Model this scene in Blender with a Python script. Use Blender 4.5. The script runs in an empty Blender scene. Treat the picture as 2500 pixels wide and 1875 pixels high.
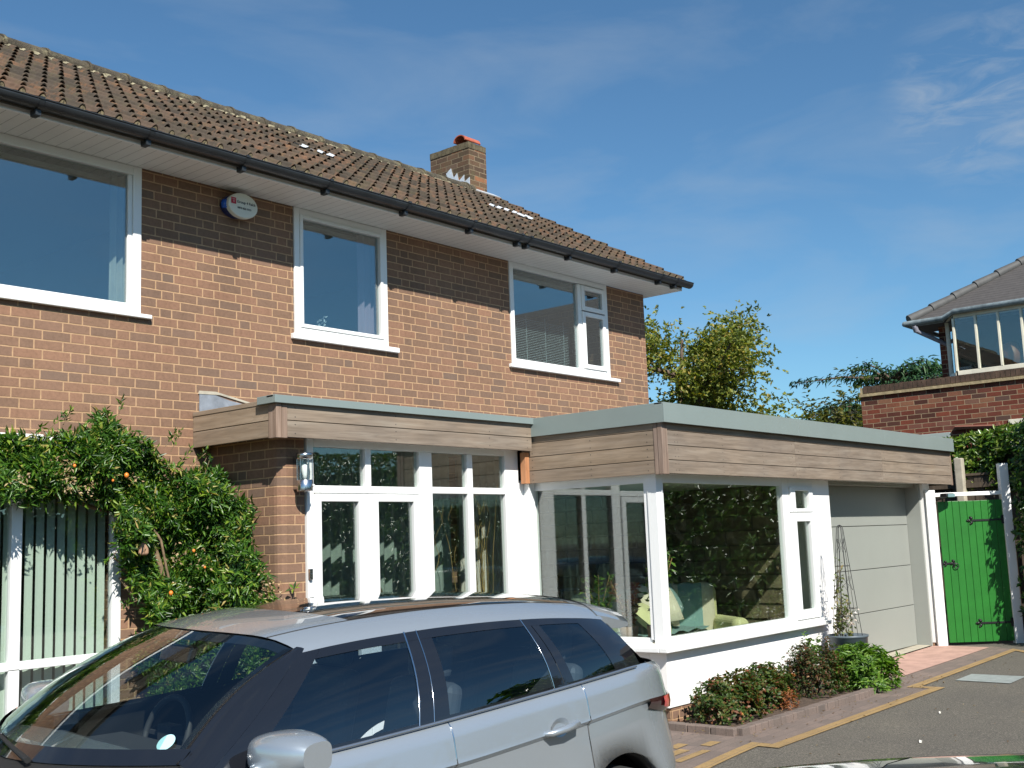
import bpy, math, random
import numpy as np
from mathutils import Vector, Matrix
R = math.radians
random.seed(5); RNG = np.random.default_rng(5)
S = bpy.context.scene
COL = S.collection

# ------------------------------------------------------------------ camera, sky, sun, exposure
cd = bpy.data.cameras.new("camera"); cam = bpy.data.objects.new("camera", cd); COL.objects.link(cam)
yaw, pit, rol = R(40.0208), R(7.9535), R(-2.164)
f = Vector((math.cos(yaw)*math.cos(pit), math.sin(yaw)*math.cos(pit), math.sin(pit)))
r = Vector((math.sin(yaw), -math.cos(yaw), 0)); u = r.cross(f)
r2 = math.cos(rol)*r + math.sin(rol)*u; u2 = -math.sin(rol)*r + math.cos(rol)*u
cam.matrix_world = Matrix(((r2.x, u2.x, -f.x, 0), (r2.y, u2.y, -f.y, 0), (r2.z, u2.z, -f.z, 0), (0, 0, 0, 1)))
cd.sensor_width = 36; cd.lens = 36*2771.2/2500; cd.clip_end = 2000; cd.clip_start = .05
S.camera = cam
SUN = Vector((.567, 1, -1.04)).normalized()
W = bpy.data.worlds.new("World"); S.world = W; W.use_nodes = True
nt = W.node_tree; nt.nodes.clear()
sky = nt.nodes.new('ShaderNodeTexSky'); sky.sky_type = 'NISHITA'; sky.sun_disc = False
sky.sun_elevation = math.asin(-SUN.z); sky.sun_rotation = R(209.5)
sky.air_density = 1.0; sky.dust_density = .25; sky.ozone_density = 3.0; sky.altitude = 60
bg = nt.nodes.new('ShaderNodeBackground'); bg.inputs[1].default_value = .062
out = nt.nodes.new('ShaderNodeOutputWorld')
tc = nt.nodes.new('ShaderNodeTexCoord')
mp = nt.nodes.new('ShaderNodeMapping'); mp.inputs['Rotation'].default_value = (R(12), R(18), R(-18)); mp.inputs['Scale'].default_value = (1.0, 3.2, 9.0)
nz = nt.nodes.new('ShaderNodeTexNoise'); nz.inputs['Scale'].default_value = 1.5; nz.inputs['Detail'].default_value = 7; nz.inputs['Roughness'].default_value = .55; nz.inputs['Distortion'].default_value = .4
cr = nt.nodes.new('ShaderNodeValToRGB'); cr.color_ramp.elements[0].position = .47; cr.color_ramp.elements[0].color = (0, 0, 0, 1)
cr.color_ramp.elements[1].position = .85; cr.color_ramp.elements[1].color = (.34, .34, .34, 1)
mx = nt.nodes.new('ShaderNodeMixRGB'); mx.inputs[2].default_value = (5.2, 5.9, 6.6, 1)
tint = nt.nodes.new('ShaderNodeMixRGB'); tint.blend_type = 'MULTIPLY'; tint.inputs[0].default_value = 1; tint.inputs[2].default_value = (.83, 1.19, 1.31, 1)
L = nt.links.new
L(tc.outputs['Generated'], mp.inputs[0]); L(mp.outputs[0], nz.inputs[0]); L(nz.outputs[0], cr.inputs[0])
vm = nt.nodes.new('ShaderNodeVectorMath'); vm.operation = 'DOT_PRODUCT'; vm.inputs[1].default_value = (.9048, .2616, .3361)
mr = nt.nodes.new('ShaderNodeMapRange'); mr.interpolation_type = 'SMOOTHSTEP'; mr.inputs[1].default_value = .9962; mr.inputs[2].default_value = 1.0
m2 = nt.nodes.new('ShaderNodeMapping'); m2.inputs['Rotation'].default_value = (R(0), R(-24), R(0)); m2.inputs['Scale'].default_value = (3, 3, 11)
n2 = nt.nodes.new('ShaderNodeTexNoise'); n2.inputs['Scale'].default_value = 5; n2.inputs['Detail'].default_value = 8; n2.inputs['Roughness'].default_value = .6; n2.inputs['Distortion'].default_value = .8
r3 = nt.nodes.new('ShaderNodeMapRange'); r3.inputs[1].default_value = .42; r3.inputs[2].default_value = .8; r3.inputs[4].default_value = .6
mm = nt.nodes.new('ShaderNodeMath'); mm.operation = 'MULTIPLY'; ad = nt.nodes.new('ShaderNodeMath'); ad.operation = 'ADD'; ad.use_clamp = True
L(tc.outputs['Generated'], vm.inputs[0]); L(vm.outputs['Value'], mr.inputs[0]); L(tc.outputs['Generated'], m2.inputs[0]); L(m2.outputs[0], n2.inputs[0]); L(n2.outputs[0], r3.inputs[0]); L(mr.outputs[0], mm.inputs[0]); L(r3.outputs[0], mm.inputs[1])
L(sky.outputs[0], tint.inputs[1]); L(tint.outputs[0], mx.inputs[1]); L(cr.outputs[0], ad.inputs[0]); L(mm.outputs[0], ad.inputs[1]); L(ad.outputs[0], mx.inputs[0]); L(mx.outputs[0], bg.inputs[0]); L(bg.outputs[0], out.inputs[0])
sl = bpy.data.lights.new("sun", 'SUN'); sl.energy = 5.0; sl.angle = R(.53); sl.color = (1, .955, .88)
so = bpy.data.objects.new("sun", sl); COL.objects.link(so); so.rotation_euler = SUN.to_track_quat('-Z', 'Y').to_euler(); so.location = (-8, -14, 14)
S.view_settings.view_transform = 'Standard'; S.view_settings.look = 'None'; S.view_settings.exposure = .55; S.view_settings.gamma = 1
S.render.engine = 'CYCLES'
S.cycles.caustics_reflective = False; S.cycles.caustics_refractive = False; S.cycles.max_bounces = 10; S.cycles.transparent_max_bounces = 24; S.cycles.glossy_bounces = 6; S.cycles.diffuse_bounces = 4
S.cycles.use_denoising = True; S.cycles.sample_clamp_indirect = 6
try: S.cycles.denoiser = 'OPENIMAGEDENOISE'
except Exception: pass

# ------------------------------------------------------------------ mesh helpers
class MB:
    def __init__(s): s.v = []; s.f = []; s.sm = []; s.mi = []; s.cur = 0
    def add(s, vs, fs, smooth=False):
        b = len(s.v); s.v += [tuple(p) for p in vs]; s.f += [tuple(b+i for i in q) for q in fs]; s.sm += [smooth]*len(fs); s.mi += [s.cur]*len(fs); return s
    def box(s, x0, x1, y0, y1, z0, z1):
        vs = [(x, y, z) for x in (x0, x1) for y in (y0, y1) for z in (z0, z1)]
        return s.add(vs, [(0, 1, 3, 2), (4, 6, 7, 5), (0, 4, 5, 1), (2, 3, 7, 6), (0, 2, 6, 4), (1, 5, 7, 3)])
    def obox(s, c, ax, ay, az):     # centre and three half-axis vectors
        c = Vector(c); ax, ay, az = Vector(ax), Vector(ay), Vector(az)
        vs = [c+i*ax+j*ay+k*az for i in (-1, 1) for j in (-1, 1) for k in (-1, 1)]
        return s.add(vs, [(0, 1, 3, 2), (4, 6, 7, 5), (0, 4, 5, 1), (2, 3, 7, 6), (0, 2, 6, 4), (1, 5, 7, 3)])
    def grid(s, rows, smooth=True, closed=False):
        n = len(rows[0]); vs = [p for r_ in rows for p in r_]; fs = []
        for i in range(len(rows)-1):
            for j in range(n-1 if not closed else n):
                k = (j+1) % n
                fs.append((i*n+j, i*n+k, (i+1)*n+k, (i+1)*n+j))
        return s.add(vs, fs, smooth)
    def tube(s, pts, rad, n=8, cap=True):
        pts = [Vector(p) for p in pts]
        if not isinstance(rad, (list, tuple)): rad = [rad]*len(pts)
        rows = []; up = None
        for i, p in enumerate(pts):
            t = (pts[min(i+1, len(pts)-1)]-pts[max(i-1, 0)]).normalized()
            if up is None:
                a = Vector((0, 0, 1)) if abs(t.z) < .9 else Vector((1, 0, 0))
                up = (a-t*a.dot(t)).normalized()
            else:
                up = (up-t*up.dot(t)); up = up.normalized() if up.length > 1e-6 else t.orthogonal().normalized()
            b = t.cross(up)
            rows.append([p+rad[i]*(math.cos(2*math.pi*k/n)*up+math.sin(2*math.pi*k/n)*b) for k in range(n)])
        s.grid(rows, True, True)
        if cap: s.add(rows[0], [tuple(range(n))[::-1]]); s.add(rows[-1], [tuple(range(n))])
        return s
    def lathe(s, c, prof, n=24, axis='z'):
        rows = []
        for (rr, h) in prof:
            row = []
            for k in range(n):
                a = 2*math.pi*k/n; x, y = rr*math.cos(a), rr*math.sin(a)
                row.append((c[0]+x, c[1]+y, c[2]+h) if axis == 'z' else ((c[0]+x, c[1]+h, c[2]+y) if axis == 'y' else (c[0]+h, c[1]+x, c[2]+y)))
            rows.append(row)
        return s.grid(rows, True, True)
    def prism(s, pts, d):           # closed outline (3d points) pushed along vector d
        d = Vector(d); a = [Vector(p) for p in pts]; b = [p+d for p in a]; n = len(a)
        s.add(a+b, [tuple(range(n))[::-1], tuple(range(n, 2*n))]+[(i, (i+1) % n, n+(i+1) % n, n+i) for i in range(n)])
        return s
    def build(s, name, mat, parent=None, bevel=0, seg=2, sub=0, recalc=True):
        me = bpy.data.meshes.new(name); me.from_pydata(s.v, [], s.f); me.validate()
        if len(me.polygons) == len(s.sm): me.polygons.foreach_set('use_smooth', s.sm); me.polygons.foreach_set('material_index', s.mi)
        if recalc:
            import bmesh
            bm = bmesh.new(); bm.from_mesh(me); bmesh.ops.recalc_face_normals(bm, faces=bm.faces); bm.to_mesh(me); bm.free()
        for m_ in (mat if isinstance(mat, (list, tuple)) else [mat]): me.materials.append(m_)
        o = bpy.data.objects.new(name, me); COL.objects.link(o); o.parent = parent
        if bevel:
            m = o.modifiers.new('b', 'BEVEL'); m.width = bevel; m.segments = seg; m.limit_method = 'ANGLE'; m.angle_limit = R(40)
        if sub:
            m = o.modifiers.new('s', 'SUBSURF'); m.levels = m.render_levels = sub
        return o
def tag(o, label=None, cat=None, group=None, kind=None):
    if label: o['label'] = label
    if cat: o['category'] = cat
    if group: o['group'] = group
    if kind: o['kind'] = kind
    return o
def empty(name, loc=(0, 0, 0), rz=0, label=None, cat=None, group=None):
    o = bpy.data.objects.new(name, None); COL.objects.link(o); o.location = loc; o.rotation_euler = (0, 0, rz); o.empty_display_size = .1
    return tag(o, label, cat, group)
def leafmesh(name, cen, dirs, nrm, ln, wd, mat, parent=None, fold=.25):
    """many small folded leaves; every leaf is its own island"""
    cen, dirs, nrm = map(lambda a: np.asarray(a, float), (cen, dirs, nrm)); n = len(cen)
    dirs /= np.linalg.norm(dirs, axis=1)[:, None]+1e-9
    side = np.cross(dirs, nrm); side /= np.linalg.norm(side, axis=1)[:, None]+1e-9
    up = np.cross(side, dirs)
    ln = np.broadcast_to(ln, n)[:, None]; wd = np.broadcast_to(wd, n)[:, None]
    b = cen; t = cen+dirs*ln-up*ln*.12
    m = cen+dirs*ln*.5
    l = m+side*wd*.5+up*wd*fold; r_ = m-side*wd*.5+up*wd*fold
    V = np.stack([b, l, t, r_], 1).reshape(-1, 3)
    me = bpy.data.meshes.new(name); me.vertices.add(4*n); me.vertices.foreach_set('co', V.ravel())
    idx = np.arange(n)[:, None]*4+np.array([[0, 1, 2, 0, 2, 3]]); me.loops.add(6*n); me.loops.foreach_set('vertex_index', idx.ravel())
    me.polygons.add(2*n); me.polygons.foreach_set('loop_start', np.arange(0, 6*n, 3)); me.polygons.foreach_set('loop_total', np.full(2*n, 3))
    me.update(); me.validate(); me.materials.append(mat)
    o = bpy.data.objects.new(name, me); COL.objects.link(o); o.parent = parent
    return o
def unit(n):
    v = RNG.normal(size=(n, 3)); return v/np.linalg.norm(v, axis=1)[:, None]

# ------------------------------------------------------------------ materials
def mat(name, col=(.5, .5, .5), rough=.6, metal=0, coat=0, spec=.5, bump=0, bscale=60, var=0, vscale=4, **k):
    m = bpy.data.materials.new(name); m.use_nodes = True; n = m.node_tree; b = n.nodes['Principled BSDF']
    b.inputs['Base Color'].default_value = (*col, 1); b.inputs['Roughness'].default_value = rough; b.inputs['Metallic'].default_value = metal
    b.inputs['Coat Weight'].default_value = coat; b.inputs['Coat Roughness'].default_value = .03; b.inputs['Specular IOR Level'].default_value = spec
    if bump or var:
        t = n.nodes.new('ShaderNodeTexCoord')
    if bump:
        x = n.nodes.new('ShaderNodeTexNoise'); x.inputs['Scale'].default_value = bscale; x.inputs['Detail'].default_value = 4
        y = n.nodes.new('ShaderNodeBump'); y.inputs['Strength'].default_value = bump; y.inputs['Distance'].default_value = .004
        n.links.new(t.outputs['Object'], x.inputs[0]); n.links.new(x.outputs[0], y.inputs['Height']); n.links.new(y.outputs[0], b.inputs['Normal'])
    if var:
        x = n.nodes.new('ShaderNodeTexNoise'); x.inputs['Scale'].default_value = vscale; x.inputs['Detail'].default_value = 6; x.inputs['Roughness'].default_value = .6
        c = n.nodes.new('ShaderNodeValToRGB'); c.color_ramp.elements[0].position = .3; c.color_ramp.elements[1].position = .7
        c.color_ramp.elements[0].color = (*[q*(1-var) for q in col], 1); c.color_ramp.elements[1].color = (*[min(1, q*(1+var)) for q in col], 1)
        n.links.new(t.outputs['Object'], x.inputs[0]); n.links.new(x.outputs[0], c.inputs[0]); n.links.new(c.outputs[0], b.inputs['Base Color'])
    return m
class NG:   # tiny node-building helper
    def __init__(s, name):
        s.m = bpy.data.materials.new(name); s.m.use_nodes = True; s.t = s.m.node_tree; s.b = s.t.nodes['Principled BSDF']
    def n(s, k): return s.t.nodes.new(k)
    def l(s, a, b): s.t.links.new(a, b)
    def put(s, sock, v):
        if hasattr(v, 'is_output') or hasattr(v, 'links'): s.l(v, sock)
        else: sock.default_value = v
    def math(s, op, a, b=0.0, c=0.0):
        x = s.n('ShaderNodeMath'); x.operation = op; s.put(x.inputs[0], a); s.put(x.inputs[1], b); s.put(x.inputs[2], c); return x.outputs[0]
    def ramp(s, f_, els, mode='LINEAR'):
        x = s.n('ShaderNodeValToRGB'); x.color_ramp.interpolation = mode
        e = x.color_ramp.elements
        while len(e) < len(els): e.new(.5)
        for i, (p, c) in enumerate(els): e[i].position = p; e[i].color = (*c, 1)
        s.l(f_, x.inputs[0]); return x.outputs[0]
    def noise(s, vec, scale, detail=5, rough=.55, out_='Fac'):
        x = s.n('ShaderNodeTexNoise'); x.inputs['Scale'].default_value = scale; x.inputs['Detail'].default_value = detail; x.inputs['Roughness'].default_value = rough
        s.l(vec, x.inputs[0]); return x.outputs[out_]
    def mix(s, fac, a, b, mode='MIX'):
        x = s.n('ShaderNodeMixRGB'); x.blend_type = mode; s.put(x.inputs[0], fac)
        s.put(x.inputs[1], a if not isinstance(a, tuple) else (*a, 1)); s.put(x.inputs[2], b if not isinstance(b, tuple) else (*b, 1)); return x.outputs[0]
    def white(s, a, b=0.0, c=0.0):
        v = s.n('ShaderNodeCombineXYZ'); s.put(v.inputs[0], a); s.put(v.inputs[1], b); s.put(v.inputs[2], c)
        x = s.n('ShaderNodeTexWhiteNoise'); x.noise_dimensions = '3D'; s.l(v.outputs[0], x.inputs[0]); return x.outputs['Value']
    def bump(s, h, st=.5, dist=.005):
        x = s.n('ShaderNodeBump'); x.inputs['Strength'].default_value = st; x.inputs['Distance'].default_value = dist; s.l(h, x.inputs['Height']); s.l(x.outputs[0], s.b.inputs['Normal'])
    def pos(s):
        g = s.n('ShaderNodeNewGeometry'); x = s.n('ShaderNodeSeparateXYZ'); s.l(g.outputs['Position'], x.inputs[0]); return g.outputs['Position'], x.outputs

def brickmat(name, mortar, els, nstretch=3, z0=0.0, u0=0.0, moss=None, soldier=None, jw=.0105, mrough=.9):
    g = NG(name); P, (X, Y, Z) = g.pos()
    M = g.math
    wob = g.math('MULTIPLY', g.math('SUBTRACT', g.noise(P, 9, 2), .5), .006)
    U = M('ADD', M('ADD', M('ADD', X, Y), 50.0+u0), wob); V = M('ADD', M('ADD', Z, 10.0+z0), wob)
    row = M('FLOOR', M('DIVIDE', V, .075)); per = .225*nstretch+(.1125 if nstretch > 1 else 0)
    par = M('MODULO', row, 2.0)
    jit = M('MULTIPLY', M('SUBTRACT', g.white(row, 3.3), .5), .03)
    uo = M('ADD', M('ADD', U, M('MULTIPLY', par, per/2)), jit)
    q = M('DIVIDE', uo, per); big = M('FLOOR', q); loc = M('MULTIPLY', M('SUBTRACT', q, big), per)
    k = M('MINIMUM', M('FLOOR', M('DIVIDE', loc, .225)), float(nstretch))
    lu = M('SUBTRACT', loc, M('MULTIPLY', k, .225)); lv = M('SUBTRACT', V, M('MULTIPLY', row, .075))
    # joint mask with soft edge
    ju = M('SMOOTH_MIN', lu, lv, .003)
    mask = g.n('ShaderNodeMapRange'); mask.inputs[1].default_value = jw-.0015; mask.inputs[2].default_value = jw+.0015; g.l(ju, mask.inputs[0]); mask = mask.outputs[0]
    rnd = g.white(M('ADD', M('MULTIPLY', big, 5.0), k), row, 1.7)
    rnd2 = g.white(M('ADD', M('MULTIPLY', big, 5.0), k), row, 8.1)
    base = g.ramp(rnd, els)
    n1 = g.noise(P, 34, 5, .65); n2 = g.noise(P, 1.1, 3)
    base = g.mix(.55, base, g.ramp(n1, [(.25, (.55, .52, .5)), (.5, (.9, .9, .9)), (.75, (1.15, 1.1, 1.05))]), 'MULTIPLY')
    base = g.mix(.4, base, g.ramp(n2, [(.3, (.75, .74, .74)), (.7, (1.1, 1.08, 1.05))]), 'MULTIPLY')
    base = g.mix(M('MULTIPLY', g.math('POWER', rnd2, 5.0), .45), base, (.15, .115, .095))
    vst = g.n('ShaderNodeMapping'); vst.inputs['Scale'].default_value = (2.2, 2.2, .35); g.l(P, vst.inputs[0])
    base = g.mix(.45, base, g.ramp(g.noise(vst.outputs[0], 1.5, 6, .6), [(.32, (.72, .70, .68)), (.6, (1.08, 1.06, 1.05))]), 'MULTIPLY')
    mo = g.mix(.5, mortar, g.ramp(g.noise(P, 22, 4), [(.3, (.6, .58, .55)), (.7, (1.1, 1.1, 1.1))]), 'MULTIPLY')
    c = g.mix(mask, mo, base)
    if moss:
        mk = g.ramp(g.noise(P, 7, 6, .7), [(.45, (0, 0, 0)), (.7, (1, 1, 1))]); c = g.mix(M('MULTIPLY', mk, moss[1]), c, moss[0])
    g.l(c, g.b.inputs['Base Color']); g.b.inputs['Roughness'].default_value = .88; g.b.inputs['Specular IOR Level'].default_value = .25
    h = M('ADD', mask, M('MULTIPLY', n1, .35)); g.bump(h, .55, .005)
    return g.m
M_brick = brickmat('brown_brick', (.47, .30, .175), [(0, (.205, .132, .094)), (.3, (.238, .146, .098)), (.6, (.265, .155, .102)), (1, (.29, .165, .108))], u0=.12)
M_brickred = brickmat('red_brick', (.34, .25, .16), [(0, (.075, .03, .022)), (.4, (.155, .042, .027)), (.8, (.21, .058, .034)), (1, (.25, .12, .07))], nstretch=1)
M_brickold = brickmat('weathered_brick', (.26, .20, .13), [(0, (.075, .05, .035)), (.5, (.12, .075, .05)), (.85, (.16, .09, .055)), (1, (.36, .14, .07))], nstretch=1, moss=((.10, .09, .045), .55), z0=.03)
M_cope = None
M_white = mat('white_upvc', (.83, .84, .83), .32, bump=.04, bscale=8)
M_render = mat('white_render', (.84, .83, .81), .75, bump=.25, bscale=90, var=.03, vscale=2.5)
M_cream = mat('cream_paint', (.72, .68, .55), .5, var=.12, vscale=6)
def groove(name, col, axis, per, width, dark, rough=.45):
    g = NG(name); P, xyz = g.pos(); a = g.math('FRACT', g.math('DIVIDE', g.math('ADD', xyz[axis], 40.0), per))
    m = g.n('ShaderNodeMapRange'); m.inputs[1].default_value = width/per*.4; m.inputs[2].default_value = width/per; g.l(a, m.inputs[0])
    c = g.mix(m.outputs[0], tuple(q*dark for q in col), col); c = g.mix(.25, c, g.ramp(g.noise(P, 3, 5), [(.3, (.7, .7, .68)), (.7, (1.1, 1.1, 1.1))]), 'MULTIPLY')
    g.l(c, g.b.inputs['Base Color']); g.b.inputs['Roughness'].default_value = rough; g.bump(m.outputs[0], .5, .004); return g.m
M_soffit = groove('soffit_board', (.80, .80, .77), 0, .1, .007, .5)
M_gutter = mat('black_gutter', (.022, .025, .028), .38, spec=.5, var=.3, vscale=5)
M_gate = mat('green_paint', (.014, .145, .016), .42, bump=.15, bscale=40, var=.12, vscale=5)
M_garage = mat('grey_door', (.285, .30, .275), .45, bump=.12, bscale=400, var=.03, vscale=1.2)
M_coping = mat('sage_aluminium', (.235, .285, .275), .38, metal=.1, var=.04, vscale=2)
M_lead = mat('lead', (.27, .29, .32), .5, metal=.3, bump=.6, bscale=14, var=.3, vscale=8)
M_silvertape = mat('silver_flashing', (.72, .75, .77), .35, metal=.35, bump=.5, bscale=25, var=.15, vscale=30)
M_iron = mat('black_iron', (.012, .012, .013), .4, spec=.5)
M_steel = mat('brushed_steel', (.55, .56, .58), .22, metal=1)
M_mortar = mat('sandy_mortar', (.33, .26, .15), .95, bump=.8, bscale=40, var=.35, vscale=12)
M_terracotta = mat('terracotta', (.40, .10, .055), .7, bump=.2, bscale=60, var=.25, vscale=12)
def wood(name, c0, c1, c2, axis=0):
    g = NG(name); P, xyz = g.pos(); geo = g.n('ShaderNodeNewGeometry'); rnd = geo.outputs['Random Per Island']
    mp_ = g.n('ShaderNodeMapping'); sc = [26, 26, 26]; sc[axis] = 1.3; mp_.inputs['Scale'].default_value = sc
    off = g.n('ShaderNodeCombineXYZ'); g.l(g.math('MULTIPLY', rnd, 60.0), off.inputs[0]); g.l(g.math('MULTIPLY', rnd, 23.0), off.inputs[2]); g.l(off.outputs[0], mp_.inputs['Location'])
    g.l(P, mp_.inputs[0]); wv = g.noise(mp_.outputs[0], 1.0, 6, .6)
    mp2 = g.n('ShaderNodeMapping'); s2 = [9, 9, 9]; s2[axis] = .8; mp2.inputs['Scale'].default_value = s2; g.l(off.outputs[0], mp2.inputs['Location']); g.l(P, mp2.inputs[0]); w2 = g.noise(mp2.outputs[0], 1.0, 3, .5)
    fine = g.ramp(g.math('FRACT', g.math('MULTIPLY', w2, 9.0)), [(0, (.72, .72, .72)), (.5, (1.06, 1.06, 1.06)), (.92, (1, 1, 1)), (1, (.7, .7, .7))])
    c = g.ramp(wv, [(.28, c0), (.5, c1), (.72, c2)]); c = g.mix(.45, c, fine, 'MULTIPLY')
    c = g.mix(.55, c, g.ramp(rnd, [(0, (.80, .80, .82)), (.5, (1, 1, .99)), (1, (1.18, 1.14, 1.06))]), 'MULTIPLY')
    st = g.ramp(g.noise(P, 1.6, 4), [(.35, (.8, .8, .84)), (.65, (1.08, 1.03, 1.0))]); c = g.mix(.6, c, st, 'MULTIPLY')
    g.l(c, g.b.inputs['Base Color']); g.b.inputs['Roughness'].default_value = .72; g.bump(wv, .25, .003); return g.m
M_cedarx = wood('cedar_board_long', (.175, .137, .10), (.25, .20, .152), (.315, .268, .21), 0)
M_cedary = wood('cedar_board_side', (.20, .148, .10), (.275, .212, .15), (.34, .272, .205), 1)
M_cedarz = wood('cedar_post', (.18, .125, .09), (.28, .20, .15), (.38, .29, .23), 2)
M_orangewood = wood('fresh_cedar', (.42, .17, .07), (.52, .24, .11), (.58, .30, .15), 2)
M_fence = wood('fence_wood', (.055, .042, .03), (.085, .065, .045), (.12, .09, .065), 2)

def tilemat():
    g = NG('roof_tile'); P, (X, Y, Z) = g.pos()
    col = g.math('FLOOR', g.math('DIVIDE', g.math('ADD', X, .02), .3)); row = g.math('FLOOR', g.math('DIVIDE', g.math('SUBTRACT', Y, 7.46), .289))
    rn = g.white(col, row, 2.0); r3 = g.white(col, row, 7.0)
    c = g.ramp(rn, [(0, (.052, .043, .034)), (.4, (.075, .059, .045)), (.75, (.095, .068, .050)), (1, (.125, .078, .053))])
    # bright orange where the surface has worn off
    mp_ = g.n('ShaderNodeMapping'); mp_.inputs['Scale'].default_value = (3.2, 1.6, 1.6); g.l(P, mp_.inputs[0])
    wear = g.noise(mp_.outputs[0], 2.6, 6, .75); wm = g.ramp(g.math('ADD', wear, g.math('MULTIPLY', r3, .13)), [(.62, (0, 0, 0)), (.76, (1, 1, 1))])
    c = g.mix(g.math('MULTIPLY', wm, .62), c, (.23, .11, .055))
    ln = g.ramp(g.noise(P, 26, 6, .75), [(.3, (.62, .6, .56)), (.6, (1.1, 1.08, 1.05))]); c = g.mix(.8, c, ln, 'MULTIPLY')
    spk = g.ramp(g.noise(P, 60, 3, .6), [(.69, (0, 0, 0)), (.74, (1, 1, 1))]); c = g.mix(g.math('MULTIPLY', spk, .5), c, (.30, .28, .22))
    ms = g.ramp(g.noise(P, 5, 5, .7), [(.5, (0, 0, 0)), (.75, (1, 1, 1))]); c = g.mix(g.math('MULTIPLY', ms, .35), c, (.13, .115, .05))
    g.l(c, g.b.inputs['Base Color']); g.b.inputs['Roughness'].default_value = .9; g.b.inputs['Specular IOR Level'].default_value = .2
    g.bump(g.noise(P, 120, 3), .3, .004); return g.m
M_tile = tilemat()
def ridgemat():
    g = NG('mossy_ridge'); P, _ = g.pos()
    c = g.ramp(g.noise(P, 9, 6, .7), [(.3, (.06, .048, .036)), (.5, (.095, .078, .055)), (.62, (.16, .14, .09)), (.75, (.30, .29, .20))])
    c = g.mix(.7, c, g.ramp(g.noise(P, 38, 5, .75), [(.35, (.5, .48, .42)), (.65, (1.3, 1.3, 1.15))]), 'MULTIPLY')
    g.l(c, g.b.inputs['Base Color']); g.b.inputs['Roughness'].default_value = .95; g.bump(g.noise(P, 45, 5, .7), 1, .02); return g.m
M_ridge = ridgemat()

def glassmat(name, tint_, refl=2.0, add=.0, rough=0):
    m = bpy.data.materials.new(name); m.use_nodes = True; t = m.node_tree; t.nodes.clear(); n = t.nodes.new; l = t.links.new
    geo = n('ShaderNodeNewGeometry'); d = n('ShaderNodeVectorMath'); d.operation = 'DOT_PRODUCT'; l(geo.outputs['Normal'], d.inputs[0]); l(geo.outputs['Incoming'], d.inputs[1])
    a = n('ShaderNodeMath'); a.operation = 'ABSOLUTE'; l(d.outputs['Value'], a.inputs[0])
    b = n('ShaderNodeMath'); b.operation = 'SUBTRACT'; b.inputs[0].default_value = 1; l(a.outputs[0], b.inputs[1])
    p = n('ShaderNodeMath'); p.operation = 'POWER'; l(b.outputs[0], p.inputs[0]); p.inputs[1].default_value = 5
    q = n('ShaderNodeMath'); q.operation = 'MULTIPLY_ADD'; l(p.outputs[0], q.inputs[0]); q.inputs[1].default_value = .96*refl*.8; q.inputs[2].default_value = .04*refl+add; q.use_clamp = True
    tr = n('ShaderNodeBsdfTransparent'); tr.inputs[0].default_value = (*tint_, 1); gl = n('ShaderNodeBsdfGlossy'); gl.inputs['Roughness'].default_value = rough; gl.inputs[0].default_value = (.97, 1, 1, 1)
    mx_ = n('ShaderNodeMixShader'); l(q.outputs[0], mx_.inputs[0]); l(tr.outputs[0], mx_.inputs[1]); l(gl.outputs[0], mx_.inputs[2])
    o = n('ShaderNodeOutputMaterial'); l(mx_.outputs[0], o.inputs[0]); return m
M_glass = glassmat('window_glass', (.91, .95, .925), 1.9, .04)
M_glassup = glassmat('coated_window_glass', (.80, .88, .88), 2.8, .09)
M_carglass = glassmat('tinted_car_glass', (.55, .64, .68), 2.4, .05)
M_screen = glassmat('windscreen_glass', (.80, .87, .85), 2.0, .03)
M_clear = glassmat('lantern_glass', (.9, .93, .92), 1.2)

def leafmat(name, cols, rough=.45, trans=.35):
    m = bpy.data.materials.new(name); m.use_nodes = True; t = m.node_tree; b = t.nodes['Principled BSDF']; n = t.nodes.new; l = t.links.new
    g = n('ShaderNodeNewGeometry'); r_ = n('ShaderNodeValToRGB'); e = r_.color_ramp.elements
    while len(e) < len(cols): e.new(.5)
    for i, (p, c) in enumerate(cols): e[i].position = p; e[i].color = (*c, 1)
    l(g.outputs['Random Per Island'], r_.inputs[0]); l(r_.outputs[0], b.inputs['Base Color']); b.inputs['Roughness'].default_value = rough; b.inputs['Specular IOR Level'].default_value = .4
    tl = n('ShaderNodeBsdfTranslucent'); hs = n('ShaderNodeHueSaturation'); hs.inputs['Value'].default_value = 1.5; hs.inputs['Saturation'].default_value = 1.15; l(r_.outputs[0], hs.inputs['Color']); l(hs.outputs[0], tl.inputs[0])
    mx_ = n('ShaderNodeMixShader'); mx_.inputs[0].default_value = trans; l(b.outputs[0], mx_.inputs[1]); l(tl.outputs[0], mx_.inputs[2])
    l(mx_.outputs[0], t.nodes['Material Output'].inputs[0]); return m
M_creeper = leafmat('creeper_leaf', [(0, (.022, .06, .012)), (.4, (.045, .12, .016)), (.75, (.10, .21, .025)), (.93, (.22, .32, .04)), (1, (.45, .34, .12))], .32)
M_laurel = leafmat('laurel_leaf', [(0, (.02, .05, .012)), (.5, (.04, .10, .018)), (.85, (.09, .17, .03)), (1, (.18, .22, .07))], .25)
M_laurelsun = leafmat('sunlit_laurel_leaf', [(0, (.04, .09, .015)), (.5, (.09, .18, .02)), (.85, (.20, .27, .04)), (1, (.34, .36, .15))], .25)  # lighter copy of the laurel leaf, sunlight put into its colour
M_rose = leafmat('rose_leaf', [(0, (.03, .06, .015)), (.5, (.06, .11, .02)), (.75, (.12, .13, .03)), (.9, (.16, .06, .03)), (1, (.24, .10, .05))], .5)
M_darkshrub = leafmat('abelia_leaf', [(0, (.025, .045, .012)), (.5, (.05, .085, .02)), (.75, (.11, .06, .025)), (1, (.17, .075, .04))], .5)
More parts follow.
